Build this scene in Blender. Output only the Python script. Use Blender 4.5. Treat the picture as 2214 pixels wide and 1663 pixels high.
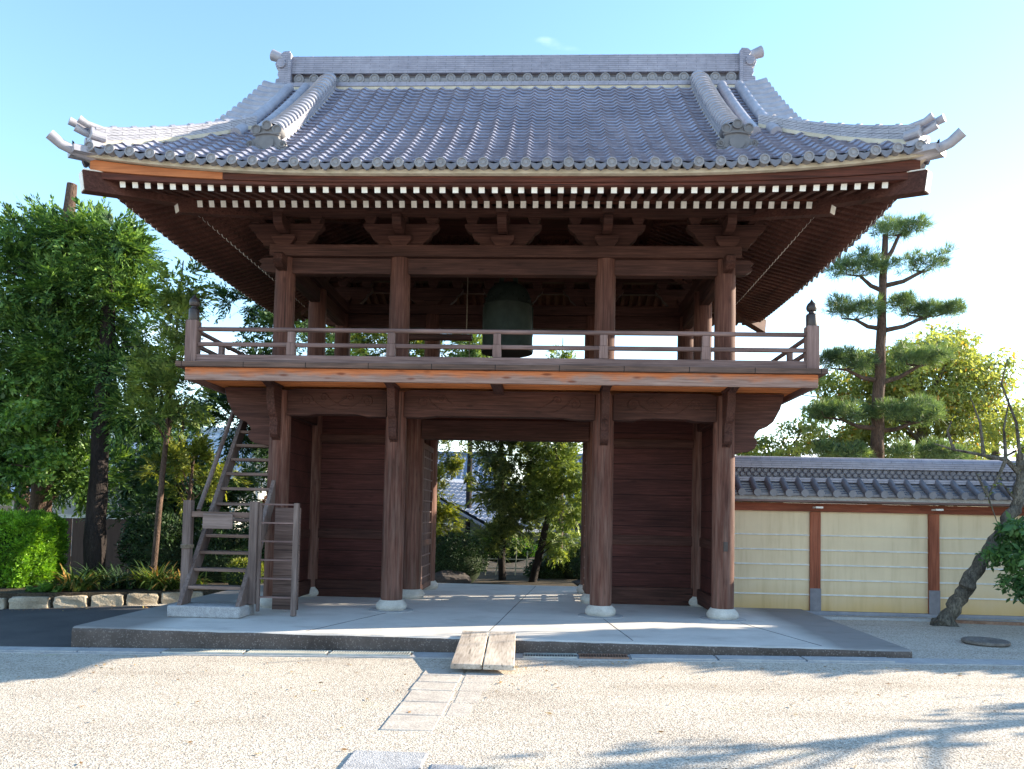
import bpy, bmesh, math, random
import numpy as np
from mathutils import Vector, Matrix

scene = bpy.context.scene
for o in list(bpy.data.objects):
    bpy.data.objects.remove(o, do_unlink=True)
COL = scene.collection
rad = math.radians

# ------------------------------------------------------------------ camera
cam_d = bpy.data.cameras.new("camera")
cam = bpy.data.objects.new("camera", cam_d)
COL.objects.link(cam)
scene.camera = cam
YAW, PITCH, ROLL = -0.0473, 0.0461, 0.0210
fw = Vector((math.sin(YAW) * math.cos(PITCH), math.cos(YAW) * math.cos(PITCH), math.sin(PITCH)))
rt = Vector((math.cos(YAW), -math.sin(YAW), 0))
up = rt.cross(fw)
r2 = rt * math.cos(ROLL) + up * math.sin(ROLL)
u2 = up * math.cos(ROLL) - rt * math.sin(ROLL)
M = Matrix((r2, u2, -fw)).transposed().to_4x4()
M.translation = Vector((0.7768, -11.8536, 1.5067))
cam.matrix_world = M
cam_d.sensor_width = 36.0
cam_d.lens = 1670.6 / 2214 * 36.0
cam_d.shift_y = 203.47 / 2214
cam_d.clip_start = 0.1
cam_d.clip_end = 2000

# ------------------------------------------------------------------ light
SUN = Vector((2.4, 0.86, 1.0)).normalized()
sun_d = bpy.data.lights.new("sun", 'SUN')
sun_d.energy = 3.7
sun_d.angle = rad(0.5)
sun_d.color = (1.0, 0.87, 0.68)
sun = bpy.data.objects.new("sun", sun_d)
COL.objects.link(sun)
sun.rotation_euler = SUN.to_track_quat('Z', 'Y').to_euler()
sun.location = (40, 15, 20)

world = bpy.data.worlds.new("World")
scene.world = world
world.use_nodes = True
wn, wl = world.node_tree.nodes, world.node_tree.links
wn.clear()
w_out = wn.new("ShaderNodeOutputWorld")
w_bg = wn.new("ShaderNodeBackground")
w_bg.inputs[1].default_value = 0.15
sky = wn.new("ShaderNodeTexSky")
sky.sky_type = 'NISHITA'
sky.sun_disc = False
sky.sun_elevation = math.asin(SUN.z)
sky.sun_rotation = math.atan2(SUN.x, SUN.y)
sky.altitude = 50
sky.air_density = 1.0
sky.dust_density = 0.12
sky.ozone_density = 2.0
# thin clouds: low bank near the horizon and two small wisps over the roof
wtc = wn.new("ShaderNodeTexCoord")
wmap = wn.new("ShaderNodeMapping")
wmap.inputs['Scale'].default_value = (2.2, 2.2, 7.0)
wl.new(wtc.outputs['Generated'], wmap.inputs[0])
wnoi = wn.new("ShaderNodeTexNoise")
wnoi.inputs['Scale'].default_value = 2.0
wnoi.inputs['Detail'].default_value = 7
wnoi.inputs['Roughness'].default_value = 0.55
wl.new(wmap.outputs[0], wnoi.inputs['Vector'])
wsep = wn.new("ShaderNodeSeparateXYZ")
wl.new(wtc.outputs['Generated'], wsep.inputs[0])
wlow = wn.new("ShaderNodeMapRange")
wlow.inputs['From Min'].default_value = 0.08
wlow.inputs['From Max'].default_value = 0.34
wlow.inputs['To Min'].default_value = 0.26
wlow.inputs['To Max'].default_value = -0.12
wl.new(wsep.outputs['Z'], wlow.inputs['Value'])


def wmath(op, a, b):
    n = wn.new("ShaderNodeMath")
    n.operation = op
    n.use_clamp = False
    for i, v in enumerate((a, b)):
        if isinstance(v, (int, float)):
            n.inputs[i].default_value = v
        else:
            wl.new(v, n.inputs[i])
    return n.outputs[0]


amount = wmath('ADD', wnoi.outputs['Fac'], wlow.outputs[0])
for px, py, sharp, gain in ((1222, 104, 5200.0, 0.50), (1172, 84, 9000.0, 0.42), (1030, 45, 8000.0, 0.42)):
    d = (fw + r2 * ((px - 1107) / 1670.6) + u2 * ((831.5 + 203.47 - py) / 1670.6)).normalized()
    vd = wn.new("ShaderNodeVectorMath")
    vd.operation = 'SUBTRACT'
    wl.new(wtc.outputs['Generated'], vd.inputs[0])
    vd.inputs[1].default_value = d
    vs = wn.new("ShaderNodeVectorMath")
    vs.operation = 'MULTIPLY'
    wl.new(vd.outputs[0], vs.inputs[0])
    vs.inputs[1].default_value = (0.75, 1.0, 4.2)
    vl = wn.new("ShaderNodeVectorMath")
    vl.operation = 'LENGTH'
    wl.new(vs.outputs[0], vl.inputs[0])
    sq = wmath('MULTIPLY', vl.outputs['Value'], vl.outputs['Value'])
    ex = wmath('POWER', 2.71828, wmath('MULTIPLY', sq, -sharp * 0.25))
    amount = wmath('ADD', amount, wmath('MULTIPLY', ex, gain * 0.45))
wramp = wn.new("ShaderNodeMapRange")
wramp.interpolation_type = 'SMOOTHSTEP'
wramp.inputs['From Min'].default_value = 0.56
wramp.inputs['From Max'].default_value = 0.92
wramp.inputs['To Max'].default_value = 0.8
wl.new(amount, wramp.inputs['Value'])
wmix = wn.new("ShaderNodeMix")
wmix.data_type = 'RGBA'
wl.new(wramp.outputs[0], wmix.inputs[0])
wtint = wn.new("ShaderNodeMix")
wtint.data_type = 'RGBA'
wtint.blend_type = 'MULTIPLY'
wtint.inputs[0].default_value = 1.0
whs = wn.new("ShaderNodeHueSaturation")
whs.inputs['Saturation'].default_value = 1.10
whs.inputs['Value'].default_value = 0.78
wl.new(sky.outputs[0], whs.inputs['Color'])
wl.new(whs.outputs['Color'], wtint.inputs[6])
wtint.inputs[7].default_value = (1.13, 1.07, 0.97, 1)
wl.new(wtint.outputs[2], wmix.inputs[6])
wmix.inputs[7].default_value = (4.0, 4.3, 4.8, 1)
wl.new(wmix.outputs[2], w_bg.inputs[0])
wl.new(w_bg.outputs[0], w_out.inputs[0])

scene.view_settings.view_transform = 'Standard'
scene.view_settings.look = 'None'
scene.view_settings.exposure = 2.1
scene.view_settings.gamma = 1.0
try:
    scene.cycles.max_bounces = 8
    scene.cycles.transparent_max_bounces = 8
    scene.cycles.sample_clamp_indirect = 6.0
except Exception:
    pass

# ------------------------------------------------------------------ materials
MATS = {}


def nt(name):
    m = bpy.data.materials.new(name)
    m.use_nodes = True
    t = m.node_tree
    b = t.nodes["Principled BSDF"]
    return m, t.nodes, t.links, b


def ramp(n, l, fac, stops):
    r = n.new("ShaderNodeValToRGB")
    el = r.color_ramp.elements
    while len(el) < len(stops):
        el.new(0.5)
    for e, (p, c) in zip(el, stops):
        e.position = p
        e.color = (*c, 1)
    l.new(fac, r.inputs[0])
    return r.outputs[0]


def pos_noise(n, l, scale=(1, 1, 1), s=4.0, detail=5, rough=0.55, coord=None):
    if coord is None:
        g = n.new("ShaderNodeNewGeometry")
        coord = g.outputs['Position']
    mp = n.new("ShaderNodeMapping")
    mp.inputs['Scale'].default_value = scale
    l.new(coord, mp.inputs[0])
    t = n.new("ShaderNodeTexNoise")
    t.inputs['Scale'].default_value = s
    t.inputs['Detail'].default_value = detail
    t.inputs['Roughness'].default_value = rough
    l.new(mp.outputs[0], t.inputs['Vector'])
    return t.outputs['Fac']


def mixc(n, l, fac, a, b, blend='MIX'):
    m = n.new("ShaderNodeMix")
    m.data_type = 'RGBA'
    m.blend_type = blend
    for sock, v in ((m.inputs[0], fac), (m.inputs[6], a), (m.inputs[7], b)):
        if isinstance(v, (int, float)):
            sock.default_value = v
        elif isinstance(v, tuple):
            sock.default_value = (*v, 1)
        else:
            l.new(v, sock)
    return m.outputs[2]


def bump(n, l, b, h, strength=0.3, dist=0.02):
    bp = n.new("ShaderNodeBump")
    bp.inputs['Strength'].default_value = strength
    bp.inputs['Distance'].default_value = dist
    l.new(h, bp.inputs['Height'])
    l.new(bp.outputs[0], b.inputs['Normal'])


def wood(name, dark, mid, light, axis='x', rough=0.75, knots=0.0, planks=None, wear=False):
    """planks = (axis letter, width): thin dark joints between boards"""
    if name in MATS:
        return MATS[name]
    m, n, l, b = nt(name)
    k = 0.35
    sc = {'x': (k, 9, 9), 'y': (9, k, 9), 'z': (9, 9, k)}[axis]
    sc2 = {'x': (0.5, 2, 2), 'y': (2, 0.5, 2), 'z': (2, 2, 0.5)}[axis]
    g1 = pos_noise(n, l, sc, 5.0, 6, 0.65)
    g2 = pos_noise(n, l, sc2, 1.3, 4, 0.6)
    c1 = ramp(n, l, g1, [(0.28, dark), (0.5, mid), (0.75, light)])
    c2 = ramp(n, l, g2, [(0.3, (0.55, 0.5, 0.5)), (0.7, (1.25, 1.2, 1.2))])
    c = mixc(n, l, 1.0, c1, c2, 'MULTIPLY')
    if knots:
        g = n.new("ShaderNodeNewGeometry")
        mp = n.new("ShaderNodeMapping")
        mp.inputs['Scale'].default_value = {'x': (1.6, 4.5, 4.5), 'y': (4.5, 1.6, 4.5), 'z': (4.5, 4.5, 1.6)}[axis]
        l.new(g.outputs['Position'], mp.inputs[0])
        v = n.new("ShaderNodeTexVoronoi")
        v.inputs['Scale'].default_value = 1.4
        l.new(mp.outputs[0], v.inputs['Vector'])
        kf = n.new("ShaderNodeMapRange")
        kf.inputs['From Min'].default_value = 0.07
        kf.inputs['From Max'].default_value = 0.17
        kf.inputs['To Min'].default_value = knots
        kf.inputs['To Max'].default_value = 0.0
        l.new(v.outputs['Distance'], kf.inputs['Value'])
        c = mixc(n, l, kf.outputs[0], c, tuple(x * 0.45 for x in dark))
    h = g1
    # long drying cracks along the grain
    ck = pos_noise(n, l, {'x': (0.5, 26, 26), 'y': (26, 0.5, 26), 'z': (26, 26, 0.5)}[axis], 1.0, 2, 0.5)
    cm = n.new("ShaderNodeMapRange")
    cm.inputs['From Min'].default_value = 0.30
    cm.inputs['From Max'].default_value = 0.36
    cm.inputs['To Min'].default_value = 0.75
    cm.inputs['To Max'].default_value = 0.0
    l.new(ck, cm.inputs['Value'])
    c = mixc(n, l, cm.outputs[0], c, tuple(x * 0.4 for x in dark))
    if wear:
        # bleached grey grain, strongest on the weathered feet of the posts
        g = n.new("ShaderNodeNewGeometry")
        sp = n.new("ShaderNodeSeparateXYZ")
        l.new(g.outputs['Position'], sp.inputs[0])
        gw = pos_noise(n, l, (7, 7, 0.5), 3.0, 4, 0.6)
        wa = n.new("ShaderNodeMath")
        wa.operation = 'MULTIPLY_ADD'
        l.new(sp.outputs['Z'], wa.inputs[0])
        wa.inputs[1].default_value = -0.055
        l.new(gw, wa.inputs[2])
        wm = n.new("ShaderNodeMapRange")
        wm.inputs['From Min'].default_value = 0.32
        wm.inputs['From Max'].default_value = 0.62
        wm.inputs['To Max'].default_value = 0.42
        l.new(wa.outputs[0], wm.inputs['Value'])
        c = mixc(n, l, wm.outputs[0], c, (0.235, 0.155, 0.128))
    if planks:
        g = n.new("ShaderNodeNewGeometry")
        s = n.new("ShaderNodeSeparateXYZ")
        l.new(g.outputs['Position'], s.inputs[0])
        md = n.new("ShaderNodeMath")
        md.operation = 'PINGPONG'
        md.inputs[1].default_value = planks[1] / 2
        l.new(s.outputs[planks[0].upper()], md.inputs[0])
        lt = n.new("ShaderNodeMath")
        lt.operation = 'LESS_THAN'
        lt.inputs[1].default_value = 0.006
        l.new(md.outputs[0], lt.inputs[0])
        c = mixc(n, l, lt.outputs[0], c, tuple(x * 0.3 for x in dark))
    l.new(c, b.inputs['Base Color'])
    b.inputs['Roughness'].default_value = rough
    b.inputs['Specular IOR Level'].default_value = 0.25
    bump(n, l, b, h, 0.35, 0.006)
    MATS[name] = m
    return m


def mottled(name, c1, c2, s=6.0, rough=0.8, spec=0.3, bs=0.25, bd=0.01, fine=None, metallic=0.0, scale=(1, 1, 1)):
    if name in MATS:
        return MATS[name]
    m, n, l, b = nt(name)
    f = pos_noise(n, l, scale, s, 7, 0.6)
    c = ramp(n, l, f, [(0.3, c1), (0.7, c2)])
    if fine:
        f2 = pos_noise(n, l, scale, fine[0], 3, 0.6)
        c = mixc(n, l, 1.0, c, ramp(n, l, f2, [(0.3, (1 - fine[1],) * 3), (0.7, (1 + fine[1],) * 3)]), 'MULTIPLY')
        bump(n, l, b, f2, bs, bd)
    else:
        bump(n, l, b, f, bs, bd)
    l.new(c, b.inputs['Base Color'])
    b.inputs['Roughness'].default_value = rough
    b.inputs['Specular IOR Level'].default_value = spec
    b.inputs['Metallic'].default_value = metallic
    MATS[name] = m
    return m


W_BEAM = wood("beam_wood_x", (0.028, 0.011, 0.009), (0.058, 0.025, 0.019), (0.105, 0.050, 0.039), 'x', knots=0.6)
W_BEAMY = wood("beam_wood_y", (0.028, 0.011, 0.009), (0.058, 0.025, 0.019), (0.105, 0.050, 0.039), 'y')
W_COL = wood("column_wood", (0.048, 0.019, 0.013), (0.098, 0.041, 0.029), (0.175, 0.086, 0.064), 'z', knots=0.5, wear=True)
W_RAIL = wood("rail_wood", (0.11, 0.073, 0.068), (0.185, 0.128, 0.118), (0.27, 0.20, 0.18), 'x')
W_RAILZ = wood("rail_post_wood", (0.12, 0.080, 0.073), (0.20, 0.138, 0.125), (0.30, 0.22, 0.195), 'z')
W_RAILY = wood("rail_wood_y", (0.11, 0.073, 0.068), (0.185, 0.128, 0.118), (0.27, 0.20, 0.18), 'y')
W_FASCIA = None


def fascia_mat():
    m, n, l, b = nt("fascia_wood")
    g1 = pos_noise(n, l, (0.5, 9, 14), 4.0, 6, 0.65)
    grey = ramp(n, l, g1, [(0.3, (0.16, 0.095, 0.075)), (0.5, (0.27, 0.175, 0.145)), (0.75, (0.36, 0.26, 0.22))])
    orange = ramp(n, l, g1, [(0.3, (0.24, 0.075, 0.03)), (0.5, (0.46, 0.155, 0.065)), (0.75, (0.55, 0.22, 0.10))])
    g = n.new("ShaderNodeNewGeometry")
    s_ = n.new("ShaderNodeSeparateXYZ")
    l.new(g.outputs['Position'], s_.inputs[0])
    f = pos_noise(n, l, (1.6, 1, 3.0), 1.5, 4, 0.6)
    ad = n.new("ShaderNodeMath")
    ad.operation = 'MULTIPLY_ADD'
    l.new(f, ad.inputs[0])
    ad.inputs[1].default_value = 0.30
    l.new(s_.outputs['Z'], ad.inputs[2])
    mr = n.new("ShaderNodeMapRange")
    mr.inputs['From Min'].default_value = 3.555
    mr.inputs['From Max'].default_value = 3.635
    l.new(ad.outputs[0], mr.inputs['Value'])
    c = mixc(n, l, mr.outputs[0], grey, orange)
    mp = n.new("ShaderNodeMapping")
    mp.inputs['Scale'].default_value = (1.5, 1.0, 5.5)
    l.new(g.outputs['Position'], mp.inputs[0])
    v = n.new("ShaderNodeTexVoronoi")
    v.inputs['Scale'].default_value = 1.9
    l.new(mp.outputs[0], v.inputs['Vector'])
    kf = n.new("ShaderNodeMapRange")
    kf.inputs['From Min'].default_value = 0.12
    kf.inputs['From Max'].default_value = 0.26
    kf.inputs['To Min'].default_value = 0.75
    kf.inputs['To Max'].default_value = 0.0
    l.new(v.outputs['Distance'], kf.inputs['Value'])
    c = mixc(n, l, kf.outputs[0], c, (0.13, 0.035, 0.018))
    l.new(c, b.inputs['Base Color'])
    b.inputs['Roughness'].default_value = 0.8
    b.inputs['Specular IOR Level'].default_value = 0.2
    bump(n, l, b, g1, 0.35, 0.006)
    return m


W_FASCIA = fascia_mat()
W_ORANGE = wood("orange_wood", (0.55, 0.165, 0.05), (0.74, 0.26, 0.085), (0.80, 0.34, 0.14), 'x', knots=0.9, planks=('y', 0.21))
W_NEW = wood("new_orange_wood", (0.36, 0.13, 0.05), (0.46, 0.175, 0.07), (0.54, 0.22, 0.09), 'x')
W_PANEL = wood("panel_wood", (0.032, 0.010, 0.008), (0.060, 0.019, 0.016), (0.105, 0.038, 0.031), 'x', planks=('z', 0.27), knots=0.5)
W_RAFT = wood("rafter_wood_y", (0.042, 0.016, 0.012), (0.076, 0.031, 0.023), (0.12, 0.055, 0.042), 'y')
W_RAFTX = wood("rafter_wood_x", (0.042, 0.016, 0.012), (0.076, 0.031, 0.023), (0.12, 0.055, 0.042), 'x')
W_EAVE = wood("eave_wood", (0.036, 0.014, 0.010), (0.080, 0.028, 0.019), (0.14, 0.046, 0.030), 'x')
W_GREY = wood("grey_stair_wood", (0.095, 0.072, 0.063), (0.165, 0.130, 0.117), (0.255, 0.21, 0.19), 'z')
W_TREAD = wood("tread_wood", (0.10, 0.066, 0.052), (0.175, 0.125, 0.103), (0.28, 0.21, 0.18), 'x')
W_RAMP = wood("ramp_wood", (0.34, 0.29, 0.22), (0.56, 0.50, 0.41), (0.70, 0.64, 0.54), 'y', knots=0.35)
W_RED = wood("red_wall_wood", (0.15, 0.045, 0.025), (0.25, 0.075, 0.04), (0.32, 0.11, 0.06), 'x')
W_REDZ = wood("red_post_wood", (0.17, 0.055, 0.03), (0.30, 0.095, 0.05), (0.38, 0.15, 0.085), 'z')
WHITE = mottled("white_paint", (0.62, 0.59, 0.53), (0.80, 0.78, 0.73), 9, 0.7)
CREAM = mottled("cream_mortar", (0.42, 0.37, 0.28), (0.60, 0.54, 0.43), 7, 0.9)
STONE = mottled("pale_stone", (0.36, 0.34, 0.31), (0.55, 0.53, 0.49), 5, 0.85, fine=(60, 0.12))
GRANITE = mottled("rough_granite", (0.30, 0.30, 0.31), (0.44, 0.44, 0.45), 14, 0.9, fine=(90, 0.35), bs=0.8, bd=0.02)
KERB = mottled("kerb_stone_mat", (0.27, 0.215, 0.15), (0.50, 0.43, 0.33), 3, 0.9, fine=(40, 0.2), bs=0.6, bd=0.02)
SLAB = mottled("paving_slab_mat", (0.36, 0.32, 0.285), (0.51, 0.46, 0.40), 5, 0.9, fine=(55, 0.3), bs=0.5)
BLACK = mottled("black_metal", (0.022, 0.015, 0.014), (0.045, 0.033, 0.032), 9, 0.45, 0.5)
BRONZE = mottled("green_bronze", (0.010, 0.015, 0.012), (0.022, 0.031, 0.025), 6, 0.7, 0.2, metallic=0.0)
STEEL = mottled("galvanised_steel", (0.36, 0.38, 0.37), (0.52, 0.54, 0.52), 8, 0.5, 0.5, metallic=0.5)
RUSTY = mottled("rusty_steel", (0.16, 0.08, 0.05), (0.34, 0.22, 0.16), 9, 0.8)
ROPE = mottled("rope", (0.10, 0.08, 0.06), (0.2, 0.16, 0.12), 30, 0.9)
BARK = mottled("bark_brown", (0.055, 0.035, 0.026), (0.16, 0.105, 0.08), 3.0, 0.95, fine=(22, 0.5), bs=1.0, bd=0.04, scale=(3, 3, 0.7))
BARKG = mottled("bark_grey", (0.035, 0.027, 0.023), (0.21, 0.195, 0.16), 3.2, 0.95, fine=(18, 0.5), bs=1.0, bd=0.05, scale=(3, 3, 1.2))
BARKD = mottled("bark_dark", (0.014, 0.011, 0.011), (0.042, 0.032, 0.029), 3.0, 0.95, fine=(22, 0.4), bs=1.0, bd=0.04, scale=(3, 3, 0.6))
CUTWOOD = mottled("cut_wood", (0.42, 0.24, 0.13), (0.6, 0.4, 0.25), 8, 0.8)
SOIL = mottled("garden_soil", (0.030, 0.024, 0.017), (0.085, 0.065, 0.042), 2.5, 0.95, fine=(30, 0.5), bs=0.8, bd=0.03)
ASPH = mottled("asphalt", (0.048, 0.047, 0.052), (0.078, 0.076, 0.080), 1.2, 0.9, fine=(120, 0.4), bs=0.5, bd=0.005)
COVER = mottled("grey_cover", (0.15, 0.15, 0.17), (0.24, 0.23, 0.25), 8, 0.7)
SAND = mottled("concrete_kerb", (0.30, 0.30, 0.31), (0.44, 0.43, 0.42), 5, 0.9, fine=(50, 0.15))


def tile_mat(name, c, rough, joints=False, cells=False):
    m, n, l, b = nt(name)
    f = pos_noise(n, l, (1, 1, 1), 9, 4, 0.6)
    f2 = pos_noise(n, l, (1, 1, 1), 0.9, 3, 0.6)
    k_ = 0.08 if cells else 0.2
    col = ramp(n, l, f, [(0.25, tuple(x * (1 - k_) for x in c)), (0.75, tuple(x * (1 + k_) for x in c))])
    col = mixc(n, l, 1.0, col, ramp(n, l, f2, [(0.3, (0.85, 0.85, 0.86)), (0.7, (1.1, 1.1, 1.08))]), 'MULTIPLY')
    if cells:
        g = n.new("ShaderNodeNewGeometry")
        sv = n.new("ShaderNodeVectorMath")
        sv.operation = 'MULTIPLY'
        l.new(g.outputs['Position'], sv.inputs[0])
        sv.inputs[1].default_value = (1 / 0.274, 1 / 0.1385, 0.0)
        fl_ = n.new("ShaderNodeVectorMath")
        fl_.operation = 'FLOOR'
        l.new(sv.outputs[0], fl_.inputs[0])
        wn_ = n.new("ShaderNodeTexWhiteNoise")
        l.new(fl_.outputs[0], wn_.inputs['Vector'])
        col = mixc(n, l, 1.0, col, ramp(n, l, wn_.outputs['Value'], [(0.0, (0.88, 0.88, 0.89)), (0.5, (1, 1, 1)), (1.0, (1.09, 1.085, 1.07))]), 'MULTIPLY')
        st_ = pos_noise(n, l, (1.5, 0.25, 0.25), 2.2, 5, 0.65)
        sm_ = n.new("ShaderNodeMapRange")
        sm_.inputs['From Min'].default_value = 0.56
        sm_.inputs['From Max'].default_value = 0.72
        sm_.inputs['To Max'].default_value = 0.12
        l.new(st_, sm_.inputs['Value'])
        col = mixc(n, l, sm_.outputs[0], col, (0.17, 0.165, 0.165))
    if joints:
        g = n.new("ShaderNodeNewGeometry")
        s = n.new("ShaderNodeSeparateXYZ")
        l.new(g.outputs['Position'], s.inputs[0])
        # along-ridge coordinate = x + y for hips, x for the main ridge
        ad = n.new("ShaderNodeMath")
        ad.operation = 'MULTIPLY_ADD'
        l.new(s.outputs['Y'], ad.inputs[0])
        ad.inputs[1].default_value = joints[1]
        l.new(s.outputs['X'], ad.inputs[2])
        cb = n.new("ShaderNodeCombineXYZ")
        l.new(ad.outputs[0], cb.inputs[0])
        l.new(s.outputs['Z'], cb.inputs[1])
        br = n.new("ShaderNodeTexBrick")
        br.inputs['Scale'].default_value = 1.0
        br.inputs['Brick Width'].default_value = joints[0]
        br.inputs['Row Height'].default_value = 0.0392
        br.inputs['Mortar Size'].default_value = 0.0035
        br.inputs['Color1'].default_value = (1, 1, 1, 1)
        br.inputs['Color2'].default_value = (0.93, 0.93, 0.94, 1)
        br.inputs['Mortar'].default_value = (0.45, 0.44, 0.45, 1)
        l.new(cb.outputs[0], br.inputs['Vector'])
        col = mixc(n, l, 1.0, col, br.outputs['Color'], 'MULTIPLY')
    l.new(col, b.inputs['Base Color'])
    b.inputs['Roughness'].default_value = rough
    b.inputs['Specular IOR Level'].default_value = 0.5
    bump(n, l, b, f, 0.15, 0.004)
    MATS[name] = m
    return m


TILE = tile_mat("roof_tile", (0.285, 0.287, 0.365), 0.48, cells=True)
TILE_R = tile_mat("ridge_tile", (0.29, 0.285, 0.345), 0.45, joints=(0.34, 0.0))
TILE_H = tile_mat("hip_tile", (0.34, 0.335, 0.375), 0.45, joints=(0.30, 0.0))
TILE_C = tile_mat("cap_tile", (0.33, 0.325, 0.37), 0.45)
TILE_G = tile_mat("ogre_tile_clay", (0.155, 0.150, 0.155), 0.6)
TILE_O = tile_mat("ornament_tile", (0.23, 0.225, 0.24), 0.55)
TILE_D = tile_mat("dark_wall_tile", (0.13, 0.13, 0.155), 0.35)


def gravel_mat():
    m, n, l, b = nt("gravel")
    g = n.new("ShaderNodeNewGeometry")
    v = n.new("ShaderNodeTexVoronoi")
    v.inputs['Scale'].default_value = 78
    l.new(g.outputs['Position'], v.inputs['Vector'])
    vs = n.new("ShaderNodeSeparateColor")
    l.new(v.outputs['Color'], vs.inputs[0])
    c = ramp(n, l, vs.outputs[0], [(0.0, (0.25, 0.215, 0.18)), (0.25, (0.42, 0.368, 0.31)), (0.6, (0.52, 0.463, 0.395)), (0.9, (0.64, 0.59, 0.52))])
    f = pos_noise(n, l, (1, 1, 1), 0.55, 5, 0.6)
    c = mixc(n, l, 1.0, c, ramp(n, l, f, [(0.25, (0.88, 0.87, 0.86)), (0.75, (1.06, 1.05, 1.02))]), 'MULTIPLY')
    tr = pos_noise(n, l, (0.35, 1.6, 1), 1.0, 6, 0.65)
    c = mixc(n, l, 1.0, c, ramp(n, l, tr, [(0.34, (0.84, 0.82, 0.80)), (0.5, (1, 1, 1)), (0.7, (1.05, 1.05, 1.04))]), 'MULTIPLY')
    f3 = pos_noise(n, l, (1, 1, 1), 1.7, 3, 0.5)
    moss = n.new("ShaderNodeMapRange")
    moss.inputs['From Min'].default_value = 0.68
    moss.inputs['From Max'].default_value = 0.80
    moss.inputs['To Max'].default_value = 0.45
    l.new(f3, moss.inputs['Value'])
    c = mixc(n, l, moss.outputs[0], c, (0.40, 0.38, 0.20))
    l.new(c, b.inputs['Base Color'])
    b.inputs['Roughness'].default_value = 0.95
    b.inputs['Specular IOR Level'].default_value = 0.15
    bump(n, l, b, v.outputs['Distance'], 0.5, 0.010)
    return m


def platform_mat():
    m, n, l, b = nt("platform_concrete")
    g = n.new("ShaderNodeNewGeometry")
    s = n.new("ShaderNodeSeparateXYZ")
    l.new(g.outputs['Position'], s.inputs[0])
    f = pos_noise(n, l, (1, 1, 1), 1.1, 6, 0.6)
    top = ramp(n, l, f, [(0.3, (0.53, 0.50, 0.46)), (0.7, (0.65, 0.615, 0.57))])
    f2 = pos_noise(n, l, (1, 1, 1), 70, 3, 0.6)
    top = mixc(n, l, 1.0, top, ramp(n, l, f2, [(0.3, (0.9,) * 3), (0.7, (1.08,) * 3)]), 'MULTIPLY')
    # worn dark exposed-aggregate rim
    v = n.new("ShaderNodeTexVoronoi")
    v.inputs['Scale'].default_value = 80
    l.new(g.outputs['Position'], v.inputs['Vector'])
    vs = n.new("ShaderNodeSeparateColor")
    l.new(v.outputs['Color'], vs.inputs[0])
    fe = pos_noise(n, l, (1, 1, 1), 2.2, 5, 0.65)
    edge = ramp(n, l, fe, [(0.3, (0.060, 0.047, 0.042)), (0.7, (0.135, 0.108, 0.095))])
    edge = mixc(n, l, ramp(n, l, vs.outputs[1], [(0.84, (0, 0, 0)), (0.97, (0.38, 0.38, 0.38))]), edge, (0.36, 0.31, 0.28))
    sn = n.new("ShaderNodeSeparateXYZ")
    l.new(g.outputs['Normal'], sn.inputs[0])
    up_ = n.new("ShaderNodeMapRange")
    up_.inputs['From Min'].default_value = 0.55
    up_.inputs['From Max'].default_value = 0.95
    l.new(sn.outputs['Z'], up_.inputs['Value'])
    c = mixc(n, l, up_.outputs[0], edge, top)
    # dark margins left and right of the slab
    ax = n.new("ShaderNodeMath")
    ax.operation = 'ABSOLUTE'
    l.new(s.outputs['X'], ax.inputs[0])
    ad = n.new("ShaderNodeMath")
    ad.operation = 'MULTIPLY_ADD'
    l.new(f, ad.inputs[0])
    ad.inputs[1].default_value = 0.5
    l.new(ax.outputs[0], ad.inputs[2])
    mr = n.new("ShaderNodeMapRange")
    mr.inputs['From Min'].default_value = 4.25
    mr.inputs['From Max'].default_value = 4.65
    mr.inputs['To Max'].default_value = 0.75
    l.new(ad.outputs[0], mr.inputs['Value'])
    mu = n.new("ShaderNodeMath")
    mu.operation = 'MULTIPLY'
    l.new(mr.outputs[0], mu.inputs[0])
    l.new(up_.outputs[0], mu.inputs[1])
    c = mixc(n, l, mu.outputs[0], c, (0.145, 0.13, 0.125))
    # damp stains and scuffs
    fs_ = pos_noise(n, l, (0.8, 1.5, 1), 1.6, 7, 0.7)
    c = mixc(n, l, 1.0, c, ramp(n, l, fs_, [(0.30, (0.80, 0.79, 0.78)), (0.48, (1, 1, 1)), (0.75, (1.05, 1.05, 1.05))]), 'MULTIPLY')
    l.new(c, b.inputs['Base Color'])
    b.inputs['Roughness'].default_value = 0.8
    b.inputs['Specular IOR Level'].default_value = 0.25
    bump(n, l, b, f2, 0.25, 0.006)
    return m


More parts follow.
